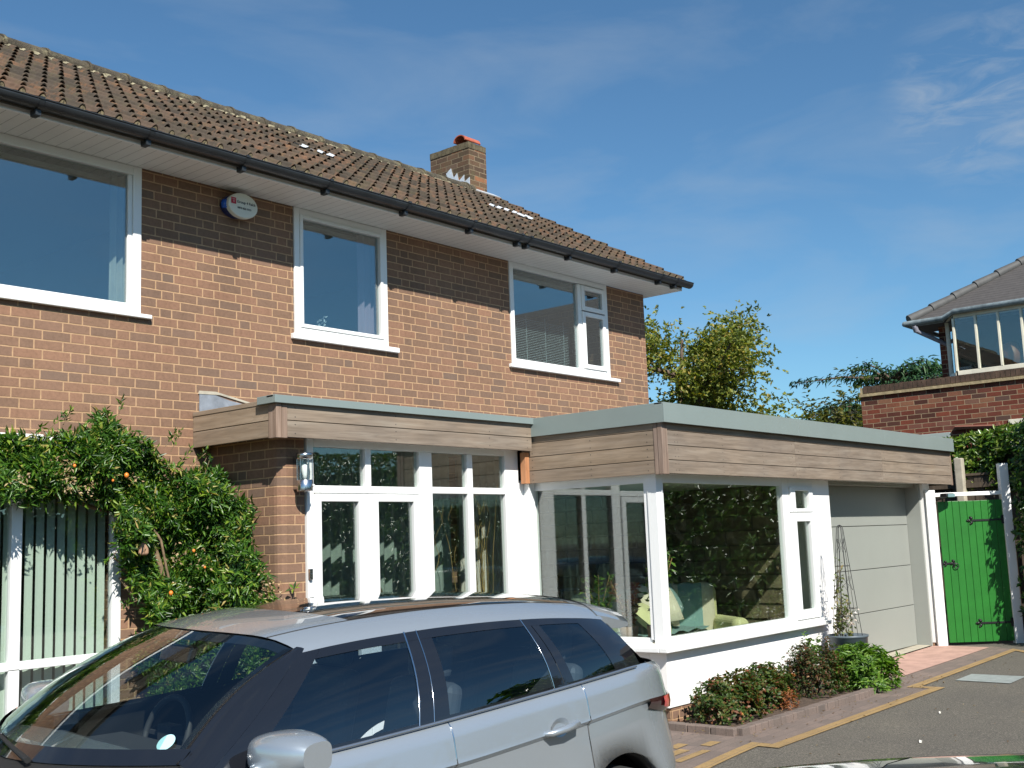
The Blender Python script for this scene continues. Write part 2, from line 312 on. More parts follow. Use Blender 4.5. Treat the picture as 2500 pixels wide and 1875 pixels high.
M_bright = leafmat('bright_leaf', [(0, (.05, .12, .015)), (.5, (.09, .19, .022)), (1, (.19, .30, .05))], .4)
M_apple = leafmat('apple_leaf', [(0, (.06, .09, .018)), (.4, (.14, .18, .03)), (.8, (.26, .28, .05)), (1, (.36, .26, .06))], .5)
M_purple = leafmat('plum_leaf', [(0, (.05, .05, .04)), (.5, (.09, .085, .06)), (.8, (.10, .13, .05)), (1, (.18, .12, .08))], .5)
M_green2 = leafmat('shrub_leaf', [(0, (.06, .08, .02)), (.6, (.12, .14, .03)), (1, (.20, .17, .05))], .5)
M_cedartree = leafmat('conifer_needle', [(0, (.018, .05, .022)), (.6, (.035, .09, .035)), (1, (.06, .13, .04))], .5, .2)
M_dry = leafmat('dried_flower', [(0, (.36, .24, .12)), (.6, (.55, .40, .22)), (1, (.62, .50, .32))], .8)
M_petal = leafmat('petal', [(0, (.8, .75, .6)), (.5, (.8, .55, .1)), (.8, (.75, .2, .2)), (1, (.85, .8, .75))], .6)
M_fruit = mat('orange_fruit', (.75, .22, .03), .35)
M_bark = mat('bark', (.12, .085, .06), .9, bump=.8, bscale=30, var=.3, vscale=8)
M_twig = mat('willow_twig', (.30, .20, .07), .7, var=.3, vscale=10)
M_soil = mat('bed_soil', (.075, .05, .035), .95, bump=1, bscale=50, var=.5, vscale=25)
def tarmac():
    g = NG('tarmac'); P, _ = g.pos()
    c = g.ramp(g.noise(P, 75, 6, .9), [(.34, (.035, .032, .027)), (.5, (.092, .084, .071)), (.64, (.27, .245, .20))])
    c = g.mix(.6, c, g.ramp(g.noise(P, 1.3, 5), [(.3, (.8, .8, .8)), (.7, (1.15, 1.12, 1.05))]), 'MULTIPLY')
    g.l(c, g.b.inputs['Base Color']); g.b.inputs['Roughness'].default_value = .85; g.bump(g.noise(P, 220, 3), .6, .006); return g.m
M_tarmac = tarmac()
def pavers(name, c0, c1, jc, bw=.2, bh=.1):
    g = NG(name); P, _ = g.pos(); b = g.n('ShaderNodeTexBrick'); b.offset = .5; g.l(P, b.inputs[0])
    b.inputs['Scale'].default_value = 1; b.inputs['Brick Width'].default_value = bw; b.inputs['Row Height'].default_value = bh; b.inputs['Mortar Size'].default_value = .004; b.inputs['Mortar Smooth'].default_value = .4
    b.inputs['Color1'].default_value = (*c0, 1); b.inputs['Color2'].default_value = (*c1, 1); b.inputs['Mortar'].default_value = (*jc, 1)
    c = g.mix(.8, b.outputs[0], g.ramp(g.noise(P, 90, 4, .7), [(.3, (.65, .65, .65)), (.7, (1.25, 1.22, 1.18))]), 'MULTIPLY')
    c = g.mix(.5, c, g.ramp(g.noise(P, 2.5, 4), [(.3, (.8, .8, .8)), (.7, (1.15, 1.1, 1.05))]), 'MULTIPLY')
    g.l(c, g.b.inputs['Base Color']); g.b.inputs['Roughness'].default_value = .85; g.bump(b.outputs['Fac'], -.4, .004); return g.m
M_paver = pavers('grey_brown_pavers', (.155, .125, .11), (.20, .155, .135), (.12, .10, .09))
M_yellow = pavers('buff_pavers', (.29, .195, .085), (.34, .23, .10), (.17, .13, .08))
M_pink = mat('pink_concrete', (.42, .26, .21), .9, bump=.5, bscale=60, var=.22, vscale=5)
M_conc = mat('pale_concrete', (.42, .38, .30), .9, bump=.4, bscale=80, var=.2, vscale=8)
M_manhole = mat('manhole_metal', (.34, .37, .36), .55, metal=.3, bump=.8, bscale=80, var=.15, vscale=14)
M_wallin = mat('interior_wall', (.34, .33, .29), .9, var=.08, vscale=2)
M_floorin = mat('interior_floor', (.16, .12, .09), .6)
M_ceil = mat('interior_ceiling', (.5, .5, .47), .9)
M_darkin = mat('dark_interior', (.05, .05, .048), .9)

# ------------------------------------------------------------------ ground
def gz(x, y=0):
    if x >= 8.7: return -1.66+.0175*(min(x, 17)-8.7)
    t = min(max((8.7-x)/3.2, 0), 1); t = t*t*(3-2*t); return -1.66-.165*t
def sheet(name, poly, lift, m, kind='structure'):
    """flat polygon draped on the sloping ground, cut into strips along x"""
    import bmesh
    bm = bmesh.new(); vs = [bm.verts.new((x, y, 0)) for x, y in poly]; bm.faces.new(vs)
    xs = [p[0] for p in poly]; x = min(xs)+.25
    while x < min(max(xs), 17.2):
        g_ = bm.verts[:]+bm.edges[:]+bm.faces[:]; bmesh.ops.bisect_plane(bm, geom=g_, plane_co=(x, 0, 0), plane_no=(1, 0, 0)); x += .25
    for v in bm.verts: v.co.z = gz(v.co.x, v.co.y)+lift
    bmesh.ops.recalc_face_normals(bm, faces=bm.faces)
    for f_ in bm.faces:
        if f_.normal.z < 0: f_.normal_flip()
    me = bpy.data.meshes.new(name); bm.to_mesh(me); bm.free(); me.materials.append(m)
    o = bpy.data.objects.new(name, me); COL.objects.link(o)
    return tag(o, kind=kind)
g = MB(); xs = [-400, -60, -20, -5, 0, 2, 4, 5]+[5.25+.25*i for i in range(16)]+[10, 11, 12, 13, 14, 15, 16, 17, 20, 40, 100, 500]; ys = [-400, -60, -20, -8, 0, 8, 20, 60, 400]
g.grid([[(x, y, gz(x)) for y in ys] for x in xs], True); tag(g.build('ground', M_tarmac), kind='structure')
sheet('block_paving', [(3.5, 8.05), (3.5, 3.9), (6.6, 4.3), (7.6, 4.6), (8.42, 4.6), (8.42, 4.44), (11.75, 4.36), (11.75, 4.6), (15.0, 4.6), (15.3, 5.0), (15.2, 5.66), (8.5, 5.66), (8.5, 8.05)], .004, M_paver)
yl = [(6.4, 4.32), (7.5, 4.62), (8.34, 4.62), (8.34, 4.44), (11.65, 4.36), (11.65, 4.60), (14.95, 4.60), (14.30, 3.9), (14.2, 3.0)]
def band(pts, w):
    Ls, Rs = [], []
    for i, p in enumerate(pts):
        a = Vector(pts[max(i-1, 0)]); b = Vector(pts[min(i+1, len(pts)-1)]); p = Vector(p)
        d1 = (p-a).normalized() if i else (b-p).normalized(); d2 = (b-p).normalized() if i < len(pts)-1 else d1
        n1 = Vector((-d1.y, d1.x)); n2 = Vector((-d2.y, d2.x)); n_ = (n1+n2).normalized(); k = w/2/max(.5, n_.dot(n1))
        Ls.append(tuple(p+n_*k)); Rs.append(tuple(p-n_*k))
    return Ls+Rs[::-1]
sheet('yellow_paving_line', band(yl, .115), .008, M_yellow)
sheet('garage_ramp', [(11.9, 4.98), (15.1, 4.95), (15.15, 5.66), (12.5, 5.66)], .009, M_pink)
sheet('garage_threshold', [(12.35, 5.665), (15.1, 5.665), (15.1, 5.86), (12.35, 5.86)], .02, M_conc)
for q in ([(7.95, 5.2), (8.12, 5.2), (8.12, 5.1), (7.95, 5.1)], [(8.13, 5.0), (8.3, 5.0), (8.3, 4.9), (8.13, 4.9)], [(7.72, 5.1), (7.95, 5.08), (7.95, 4.98), (7.72, 5.0)], [(7.6, 4.93), (8.0, 4.9), (8.0, 4.82), (7.6, 4.85)]):
    sheet('yellow_paving_inlay', q, .0085, M_yellow)
o = sheet('manhole_cover', [(12.18, 3.82), (12.72, 3.82), (12.72, 4.38), (12.22, 4.38)], .007, M_manhole, None)
tag(o, 'pale grey rectangular manhole cover set in the tarmac drive', 'manhole cover')
sheet('bed_soil', [(8.72, 5.6), (8.66, 4.98), (10.9, 4.86), (11.9, 5.0), (12.2, 5.6)], .035, M_soil, None)['kind'] = 'structure'
k = MB()
for a, b in (((8.62, 5.62), (8.60, 4.92)), ((8.60, 4.92), (10.9, 4.80)), ((10.9, 4.80), (11.9, 4.94))):
    A, B = Vector(a), Vector(b); n_ = max(2, int((B-A).length/.2)); d = (B-A)/n_
    for i in range(n_):
        c = A+d*(i+.5); z = gz(c.x); k.obox((c.x, c.y, z+.02), (d.x*.48, d.y*.48, 0), Vector((-d.y, d.x, 0)).normalized()*.05, (0, 0, .045))
tag(k.build('kerb', M_paver, bevel=.006), kind='structure')
for x, y, s_ in ((8.96, 3.52, .03), (10.27, 3.84, .025)):
    k = MB(); k.grid([[(x+s_*a_, y+s_*.35*b_+s_*.3*a_, gz(x)+.010+.012*abs(b_)*(1-a_*a_)+.004*a_) for b_ in (-1, -.4, .3, 1)] for a_ in (-1, -.5, .1, .7, 1)], True)
    tag(k.build('fallen_petal', mat('pale_scrap', (.7, .68, .6), .7)), 'small pale curled scrap lying on the tarmac, %s' % ('nearer the flower bed corner' if x < 9 else 'nearer the manhole cover'), 'litter')
# ------------------------------------------------------------------ the brick house
house = empty('brick_house', (8, 8.03, -1.66), label='brown brick two-storey house with tiled roof, cedar-clad porch and garage extension', cat='house')
HM = Matrix.Translation((-8, -8.03, 1.66))
def hp(mb, name, m, parent=None, **k):       # a part of the house
    o = mb.build(name, m, parent or house, **k)
    if parent is None: o.matrix_parent_inverse = HM
    return o
YW = 8.03; ZT = 3.15; XC = 12.30
WINS = [(1.4, 4.945, 1.93, ZT), (6.51, 7.68, 1.93, ZT), (9.57, 11.45, 1.95, ZT)]
LLW = (1.4, 4.80, -1.35, .90)
def wallx(mb, x0, x1, z0, z1, holes, y0, y1):
    xs = sorted({x0, x1, *[h[0] for h in holes], *[h[1] for h in holes]}); xs = [x for x in xs if x0 <= x <= x1]
    for a, b in zip(xs, xs[1:]):
        hs = sorted([h for h in holes if h[0] <= a and h[1] >= b], key=lambda h: h[2]); z = z0
        for h in hs:
            if h[2] > z: mb.box(a, b, y0, y1, z, h[2])
            z = max(z, h[3])
        if z < z1: mb.box(a, b, y0, y1, z, z1)
w = MB(); wallx(w, .8, XC, -1.9, ZT, WINS+[LLW, (5.95, 8.5, -1.9, 1.0), (8.6, 12.0, -1.9, .9)], YW, YW+.30)
w.box(XC-.3, XC, YW+.30, 14.0, -1.9, ZT)
w.box(5.62, 5.86, 7.20, YW, -1.9, .95)           # porch return
w.prism([(5.62, 7.20, -1.9), (5.626, 7.17, -1.9), (5.645, 7.142, -1.9), (5.68, 7.12, -1.9), (5.86, 7.12, -1.9), (5.86, 7.20, -1.9)], (0, 0, 2.85))
w.prism([(XC-.29, YW+.3, ZT), (XC-.29, 14.0, ZT), (XC-.29, 10.85, 5.04)], (.29, 0, 0))
hp(w, 'wall', M_brick)
b = MB(); b.box(8.72, 12.0, 5.63, 5.70, -1.9, -1.50); b.box(8.72, 8.80, 5.70, 7.0, -1.9, -1.50); hp(b, 'brick_plinth', M_brick)
# interior shell
i_ = MB()
i_.box(.8, 12.0, YW+.3, YW+.32, -1.9, -1.9+.02)
i_.box(.8, 12.0, 12.2, 12.3, -1.9, 3.15); i_.box(.8, .9, YW+.3, 12.2, -1.9, 3.15)
for x in (5.6, 8.9): i_.box(x, x+.1, YW+.31, 12.2, -1.9, 3.13)  # partitions added between the windows to keep the rooms dark
hp(i_, 'interior_wall', M_wallin)
c_ = MB(); c_.box(.9, 12.0, YW+.31, 12.2, 1.12, 1.2); c_.box(.9, 12.0, YW+.31, 12.2, -1.6, -1.55); c_.box(8.75, 12.0, 5.8, YW+.2, -1.6, -1.55); c_.box(5.9, 8.5, 7.18, YW+.3, -1.6, -1.55); hp(c_, 'interior_floor', M_floorin)
c_ = MB(); c_.box(.9, 12.0, YW+.31, 12.2, 3.08, 3.12); c_.box(.9, 12.0, YW+.31, 12.2, .98, 1.0); hp(c_, 'interior_ceiling', M_ceil)

# roof
TH = R(30); ct, st_ = math.cos(TH), math.sin(TH); XL, XR = .9, 12.46; GA = .333; NC = 12
def prof(x, t):           # tile profile height: one roll every 150 mm
    q = ((x-.02) % .15)/.15; h = 0
    if q < .40: h = (.029+.008*t)*math.sin(math.pi*q/.40)**.8
    return h
def rp(x, s, h): return (x, 7.46+s*ct-h*st_, 3.245+s*st_+h*ct)
xs = [XL]; n15 = int((XR-XL)/.15)
xs = sorted({round(.02+.15*i+.15*q, 5) for i in range(5, 84) for q in (0, .05, .10, .17, .25, .31, .36, .40, .60, .80)}); xs = [x for x in xs if XL <= x <= XR]
rf = MB()
for kk in range(NC):
    s0 = kk*GA; s1 = s0+GA+.02
    low, mid, lip, inn = [], [], [], []
    for x in xs:
        tid = int(math.floor((x+.02)/.3)); rr = random.Random(tid*71+kk*13); j = rr.uniform(-.003, .006); js = rr.uniform(-.006, .006)
        q = ((x-.02) % .15)/.15; roll = q < .40
        hl = prof(x, 1)+.015+j+(.004 if roll else 0)
        low.append(rp(x, s0+js, hl)); mid.append(rp(x, s1, prof(x, 0)))
        lip.append(rp(x, s0+js+.001, hl-(.010 if roll and 0 < q < .40 else .016+j)))
        inn.append(rp(x, s0+.10, max(.002, hl-.016)))
    rf.grid([inn, lip], True); rf.grid([lip, low], False); rf.grid([low, mid], True)
roof = hp(rf, 'roof', M_tile, recalc=False)
hx = MB(); hx.prism([(XL, 7.50, 3.20), (XL, 10.85, 5.135), (XL, 14.3, 3.14), (XL, 14.3, 3.06), (XL, 10.85, 5.04), (XL, 7.50, 3.16)], (XR-XL-.05, 0, 0)); o = hx.build('roof_deck', M_fence, roof)
mb = MB(); pts = []
rows = [[], []]
for x in xs:
    h = prof(x, 1); q_ = random.uniform(-.003, .003); rows[0].append(rp(x, -.006+q_, h+.007)); rows[1].append(rp(x, -.006+q_, -.035))
mb.grid(rows, False); mb.box(XL, XR-.01, 7.475, 7.5, 3.19, 3.235); mb.build('eaves_mortar', M_mortar, roof, recalc=False)
# verge: mortar bed under the end tiles
mb = MB()
for kk in range(NC):
    a = Vector(rp(XR-.03, kk*GA, -.03)); b2 = Vector(rp(XR-.03, (kk+1)*GA, -.045)); c2 = (a+b2)/2; d = (b2-a)/2
    mb.obox(c2, d, (.032, 0, 0), (0, -st_*.03, ct*.03))
mb.build('verge_mortar', M_mortar, roof)
M_bed = mat('lichened_bedding', (.26, .23, .15), .95, bump=.9, bscale=45, var=.5, vscale=16)
mb = MB(); x = XL
while x < 11.85:
    x1 = min(x+.45, 11.86); dz = random.uniform(-.006, .006)
    rows = []
    for xx, e in ((x, .012), (x+.03, .012), (x+.035, 0), (x1, 0)):
        rr = .135+e; rows.append([(xx, 10.72+rr*math.cos(a)*1.75, 5.045+dz+rr*math.sin(a)*.98) for a in [math.pi*(1.12-k_*1.24/10) for k_ in range(11)]])
    mb.grid(rows, True); mb.add(rows[0], [tuple(range(11))]); x = x1
mb.box(XL, 11.86, 10.60, 10.9, 4.98, 5.09)
mb.build('ridge', M_ridge, roof); mb = MB()
for i in range(260):
    x = random.uniform(1.2, 11.7); mb.obox((x, 10.50+random.uniform(-.03, .02), 5.02+random.uniform(-.03, .02)), (random.uniform(.02, .05), 0, 0), (0, random.uniform(.01, .03), .01), (0, .005, random.uniform(.01, .025)))
rows = [[rp(x, q+.012*math.sin(x*9+q*30)+random.uniform(-.006, .006), prof(x, 1)*.5+.028) for x in xs if x < 11.86] for q in (3.46, 3.53, 3.62)]; mb.grid(rows, True)
mb.build('ridge_mortar', M_bed, roof, recalc=False)
def patch(x0, x1, s0, s1, name='flashing_patch'):
    mb = MB(); xx = [x for x in xs if x0 <= x <= x1]
    mb.grid([[rp(x, s+random.uniform(-.015, .015), prof(x, 1)*.6+.045) for x in xx] for s in (s0, (s0+s1)/2, s1)], True); mb.build(name, M_silvertape, roof, recalc=False)
patch(7.56, 7.8, 6.2*GA, 6.5*GA); patch(7.8, 8.0, 5.9*GA, 6.2*GA)
patch(10.5, 11.0, 5.55*GA, 5.8*GA); patch(10.95, 11.15, 5.05*GA, 5.5*GA)
# eaves
b = MB(); b.box(.8, XR-.0, 7.57, YW-.002, ZT, ZT+.012); b.box(XC+.002, XR, YW-.002, 14.3, ZT, ZT+.012); hp(b, 'soffit', M_soffit)
b = MB(); b.box(.8, XR+.02, 7.545, 7.569, ZT-.006, ZT+.10); b.box(XR, XR+.02, 7.57, 14.3, ZT-.004, ZT+.06); hp(b, 'fascia', M_white, bevel=.003)
b = MB(); gy, gzv, gr = 7.475, 3.235, .062
rows = []
for x in (.8, XR+.10):
    rows.append([(x, gy+gr*math.cos(a), gzv+gr*math.sin(a)) for a in [math.pi+math.pi*k_/12 for k_ in range(13)]]+[(x, gy+(gr-.006)*math.cos(a), gzv+(gr-.006)*math.sin(a)) for a in [2*math.pi-math.pi*k_/12 for k_ in range(13)]])
b.grid(rows, True, True); b.add(rows[1], [tuple(range(26))])
b.tube([(.8, gy-gr, gzv+.002), (XR+.1, gy-gr, gzv+.002)], .006, 6)
gut = hp(b, 'gutter', M_gutter)
for x in (3.05, 3.78, 4.66, 5.55, 6.45, 7.42, 8.35, 9.1, 9.25, 10.0, 10.9, 11.85, 12.2):
    b = MB()
    rows = [[(xx, gy+(gr+.007)*math.cos(a), gzv+(gr+.007)*math.sin(a)) for a in [math.pi+math.pi*k_/8 for k_ in range(9)]] for xx in (x-.018, x+.018)]
    b.grid(rows, True); b.box(x-.018, x+.018, gy-gr-.012, gy-gr+.004, gzv-.005, gzv+.014); b.box(x-.02, x+.02, gy-.01, 7.544, gzv-.105, gzv-.055)
    b.build('gutter_bracket', M_gutter, gut)
# chimney
CX0, CX1, CY0, CY1 = 11.91, 12.29, 10.66, 11.44
b = MB(); b.box(CX0, CX1, CY0, CY1, 4.6, 5.75); chim = hp(b, 'chimney', M_brickold)
b = MB(); n_ = 5
for i in range(5): b.box(CX0-.004+i*.0776, CX0-.004+i*.0776+.069, CY0-.006, CY1+.006, 5.75, 5.84+random.uniform(-.004, .004))
b.box(CX0+.003, CX1-.003, CY0+.002, CY1-.002, 5.745, 5.832)
for i in range(10): b.box(CX0-.007, CX0+.06, CY0+.0-.004+i*.079, CY0-.004+i*.079+.07, 5.752, 5.845+random.uniform(-.004, .003))
b.build('soldier_course', mat('mossy_brick', (.105, .085, .05), .95, bump=.6, bscale=50, var=.5, vscale=15), chim)
b = MB(); st = [(10.66, 5.16), (10.66, 5.30)]
P_ = [(CX0-.007, 10.655, 5.08), (CX0-.007, 10.655, 5.30), (CX0-.007, 10.76, 5.25), (CX0-.007, 10.76, 5.36), (CX0-.007, 10.87, 5.29), (CX0-.007, 10.90, 5.42), (CX0-.007, 10.97, 5.36), (CX0-.007, 11.02, 5.52), (CX0-.007, 11.12, 5.46), (CX0-.007, 11.05, 5.25)]
b.prism(P_, (.005, 0, 0)); b.obox((12.12, 10.56, 5.085), (.28, 0, 0), (0, .09*ct, .09*st_), (0, -.012*st_, .012*ct)); b.build('chimney_flashing', M_silvertape, chim)
b = MB(); b.lathe((12.1, 10.86, 5.83), [(.0, 0), (.10, 0), (.095, .07), (.085, .07), (.08, .0)], 20); pot = b.build('chimney_pot', M_terracotta, chim)
b = MB(); rows = []
for x in (11.93, 12.27): rows.append([(x, 10.86+.12*math.cos(a), 5.90+.10*math.sin(a)) for a in [math.pi*k_/14 for k_ in range(15)]]+[(x, 10.86+.105*math.cos(a), 5.90+.085*math.sin(a)) for a in [math.pi-math.pi*k_/14 for k_ in range(15)]])
b.grid(rows, True, True); n_ = 30
for r_ in rows: b.add(r_, [(i, i+1, n_-2-i, n_-1-i) for i in range(14)])
b.build('cowl', M_terracotta, pot)
# fixed things of the main wall
o = MB().prism([(5.50, 8.022, 1.10), (5.50, 8.022, 1.33), (5.62, 8.022, 1.335), (5.80, 8.022, 1.29), (6.1, 8.022, 1.245), (6.1, 8.022, 1.18)], (0, .006, 0)); hp(o, 'lead_flashing', M_lead)
o = MB().prism([(5.49, 8.018, 1.325), (5.50, 8.018, 1.352), (5.66, 8.018, 1.355), (6.15, 8.018, 1.262), (6.15, 8.018, 1.245), (5.7, 8.018, 1.33)], (0, .012, 0)); hp(o, 'torn_mortar', M_conc)

# windows
def bars(L_, y0, y1, mb=None):
    mb = mb or MB()
    for (a, b_, c, d) in L_: mb.box(a, b_, y0, y1, c, d)
    return mb
def frame(x0, x1, z0, z1, w_, y0, y1, mb=None):
    return bars([(x0, x0+w_, z0, z1), (x1-w_, x1, z0, z1), (x0+w_, x1-w_, z0, z0+w_), (x0+w_, x1-w_, z1-w_, z1)], y0, y1, mb)
def pane(x0, x1, z0, z1, y, parent, m=None):
    return MB().box(x0, x1, y, y+.006, z0, z1).build('pane', m or M_glassup, parent)
W1 = hp(frame(1.45, 4.945, 1.93, 3.148, .075, 8.015, 8.08), 'window', M_white, bevel=.006)
pane(1.52, 4.87, 2.0, 3.08, 8.05, W1); W1b = bars([(4.83, 4.868, 2.005, 3.073)], 8.03, 8.06).build('glazing_bead', M_white, W1, bevel=.005)
MB().box(1.4, 5.03, 7.985, 8.03, 1.895, 1.928).build('sill', M_white, W1, bevel=.006)
W2 = hp(frame(6.515, 7.68, 1.96, 3.148, .06, 8.015, 8.08), 'window', M_white, bevel=.006)
frame(6.577, 7.618, 2.022, 3.086, .035, 8.005, 8.07).build('sash', M_white, W2, bevel=.006)
pane(6.60, 7.59, 2.045, 3.06, 8.045, W2); MB().box(6.47, 7.80, 7.985, 8.03, 1.905, 1.955).build('sill', M_white, W2, bevel=.006)
W3 = hp(bars([(10.84, 10.91, 2.04, 3.076)], 8.015, 8.08, frame(9.575, 11.455, 1.975, 3.148, .065, 8.015, 8.08)), 'window', M_white, bevel=.006)
frame(10.915, 11.385, 2.76, 3.07, .055, 8.0, 8.06).build('casement', M_white, W3, bevel=.006); frame(10.915, 11.385, 2.045, 2.745, .055, 8.0, 8.06).build('casement', M_white, W3, bevel=.006)
pane(9.63, 10.85, 2.03, 3.09, 8.05, W3); pane(10.96, 11.34, 2.80, 3.03, 8.03, W3); pane(10.96, 11.34, 2.09, 2.70, 8.03, W3)
MB().box(9.52, 11.62, 7.98, 8.03, 1.93, 1.97).build('sill', M_white, W3, bevel=.006)
W4 = hp(bars([(3.93, 4.01, -.76, .83), (1.5, 3.93, -.765, -.705), (4.01, 4.725, -.765, -.705), (3.93, 4.01, -1.28, -.765), (2.6, 2.68, -.705, .83)], 8.02, 8.08, frame(1.45, 4.797, -1.35, .905, .075, 8.02, 8.08)), 'window', M_white, bevel=.006)
pane(4.0, 4.73, -.71, .84, 8.055, W4, M_glass); pane(4.0, 4.73, -1.28, -.76, 8.055, W4, M_glass); pane(1.52, 3.94, -.71, .84, 8.055, W4, M_glass); pane(1.52, 3.94, -1.28, -.76, 8.055, W4, M_glass)
MB().box(1.4, 4.13, 7.97, 8.03, .87, .915).build('head_trim', M_white, W4, bevel=.006)
# vertical blinds behind the lower window
M_blind = mat('vertical_blind', (.60, .66, .60), .85, bump=.1, bscale=300)
bl = empty('vertical_blind', (3.4, 8.15, .8), label='pale green vertical blind hanging inside the large ground-floor window', cat='blind')
for i in range(46):
    x = 4.70-.082*i; a = R(-22)
    mb = MB(); rows = []
    for z in (-1.25, -.4, .45, .82):
        rows.append([(x-3.4+q*.0275*math.cos(a), q*.0275*math.sin(a)+.004*(1-q*q), z-.8) for q in (-1, -.5, 0, .5, 1)])
    mb.grid(rows, True); mb.build('slat', M_blind, bl)
MB().box(-2.0, 1.35, -.02, .02, .03, .06).build('head_rail', M_white, bl)
# window dressing upstairs
M_curt = mat('curtain_cloth', (.50, .47, .42), .9, var=.1, vscale=6); M_pink_c = mat('mauve_curtain', (.45, .32, .40), .9)
def curtain(x0, x1, y, z0, z1, m, label, waves=6, amp=.025, alongy=False):
    n_ = waves*8; rows = []
    for z in (z1, (z0+z1)/2, z0):
        row = []
        for i in range(n_+1):
            q = i/n_; a = amp*math.sin(2*math.pi*waves*q+(.4 if z == z0 else 0))
            row.append((x0+(x1-x0)*q, y+a, z) if not alongy else (y+a, x0+(x1-x0)*q, z))
        rows.append(row)
    return tag(MB().grid(rows, True).build('curtain', m), label, 'curtain')
curtain(4.77, 4.95, 8.2, 1.95, 3.1, M_curt, 'cream curtain at the right end of the left upstairs window', 3)
curtain(7.45, 7.70, 8.2, 1.95, 3.1, M_pink_c, 'pale mauve curtain at the right side of the middle upstairs window', 3)
bb = empty('venetian_blind', (10.2, 8.16, 2.6), label='thin white venetian blind in the lower part of the right upstairs window', cat='blind')
for i in range(30):
    MB().obox((0, 0, -.05-.02*i), (.6, 0, 0), (0, .009, .004), (0, 0, .0006)).build('slat', M_white, bb)
for x in (-.5, -.2, .15, .5): MB().box(x-.002, x+.002, -.012, -.010, -.66, 0).build('cord', M_white, bb)
fl = empty('glass_ornament', (6.98, 8.2, 1.96), label='small glass flower ornament on the sill of the middle upstairs window', cat='ornament')
MB().lathe((0, 0, 0), [(.03, 0), (.012, .02), (.008, .10), (.02, .13), (.002, .15)], 12).build('stem', M_white, fl)
leafmesh('blossom', [(random.gauss(0, .02), random.gauss(0, .02), .15+random.gauss(0, .05)) for _ in range(50)], unit(50), unit(50), .04, .02, M_white, fl)
# alarm box
ab = empty('alarm_box', (5.86, 8.0, 3.0), label='white oval burglar alarm box with blue strobe under the eaves', cat='alarm box')
def ell(mb, cx, cz, a_, b_, y0, y1, tilt=0, n_=32):
    o_ = [(cx+a_*math.cos(t)*math.cos(tilt)-b_*math.sin(t)*math.sin(tilt), y0, cz+a_*math.cos(t)*math.sin(tilt)+b_*math.sin(t)*math.cos(tilt)) for t in [2*math.pi*i/n_ for i in range(n_)]]
    return mb.prism(o_, (0, y1-y0, 0))
ell(MB(), .015, .0, .155, .112, -.085, -.03).build('cover', mat('alarm_cover', (.74, .75, .66), .35), ab, bevel=.012, seg=3)
ell(MB(), -.015, .0, .14, .10, -.03, .028).build('backplate', mat('navy_plastic', (.01, .02, .09), .4), ab, bevel=.006)
MB().lathe((-.13, -.02, .0), [(0, -.04), (.03, -.035), (.035, 0), (.03, .035), (0, .04)], 12).build('strobe', mat('blue_lens', (.01, .09, .45), .2), ab)
MB().box(-.115, -.065, -.0885, -.086, .0, .055).build('red_emblem', mat('red_print', (.45, .02, .05), .5), ab)
MB().box(-.105, -.075, -.0900, -.0888, .035, .045).box(-.097, -.083, -.0900, -.0888, .012, .030).build('emblem_mark', mat('pink_print', (.6, .25, .28), .5), ab)
def text(s_, loc, size, m, parent, name='lettering', rot=(R(90), 0, 0)):
    c = bpy.data.curves.new(name, 'FONT'); c.body = s_; c.size = size; c.extrude = .0008; c.materials.append(m)
    o_ = bpy.data.objects.new(name, c); COL.objects.link(o_); o_.location = loc; 
    me = bpy.data.meshes.new_from_object(o_.evaluated_get(bpy.context.evaluated_depsgraph_get())); bpy.data.objects.remove(o_)
    o_ = bpy.data.objects.new(name, me); COL.objects.link(o_); o_.location = loc; o_.rotation_euler = rot; o_.parent = parent; return o_
M_ink = mat('dark_print', (.03, .035, .05), .6)
text('Group 4 Falck', (-.056, -.0875, .015), .034, M_ink, ab); text('0870 850 5555', (-.05, -.0875, -.035), .024, M_ink, ab)

# ---------------- porch
PY = 7.12
# canopy boards
def boards(mb, x0, x1, y0, y1, zs, gap=.006):
    for a, b_ in zip(zs, zs[1:]): mb.box(x0, x1, y0, y1, a+gap, b_)
    return mb
mb = boards(MB(), 5.545, 8.515, 6.93, 6.955, [.865, .998, 1.13]); mb.cur = 1
for x in (5.62, 6.7, 7.9, 8.45):
    for z in (.90, .97, 1.03, 1.10): mb.lathe((x, 6.9295, z), [(0, -.0015), (.005, -.001), (.0055, .001)], 8, 'y')
pc = hp(mb, 'porch_cladding', [M_cedarx, M_iron], bevel=.003)
hp(boards(MB(), 5.44, 5.465, 7.03, 8.025, [.865, .998, 1.13]), 'porch_cladding', M_cedary, bevel=.003)
hp(MB().box(5.435, 5.46, 7.03, 8.025, 1.128, 1.165), 'capping_board', M_cedary, bevel=.003)
for p_ in (MB().box(5.432, 5.482, 6.922, 6.972, .862, 1.13), MB().box(5.488, 5.54, 6.925, 6.96, .862, 1.13), MB().box(5.435, 5.47, 6.977, 7.025, .862, 1.13)): hp(p_, 'corner_post', M_cedarz, bevel=.003)
p_ = MB(); p_.box(5.40, 8.515, 6.895, 6.92, 1.128, 1.188); p_.box(5.40, 5.425, 6.92, 7.12, 1.128, 1.188); p_.box(5.40, 8.515, 6.92, 7.0, 1.172, 1.19); hp(p_, 'porch_coping', M_coping, bevel=.002)
hp(MB().box(5.48, 8.52, 6.96, 8.02, .90, .915), 'porch_soffit', M_soffit); hp(MB().box(5.47, 8.54, 6.97, 8.02, 1.14, 1.165), 'porch_roof', M_lead)
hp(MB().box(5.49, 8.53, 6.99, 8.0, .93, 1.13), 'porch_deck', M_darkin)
hp(MB().box(8.475, 8.535, 6.985, 7.05, .56, .86), 'trim_post', M_orangewood, bevel=.003)
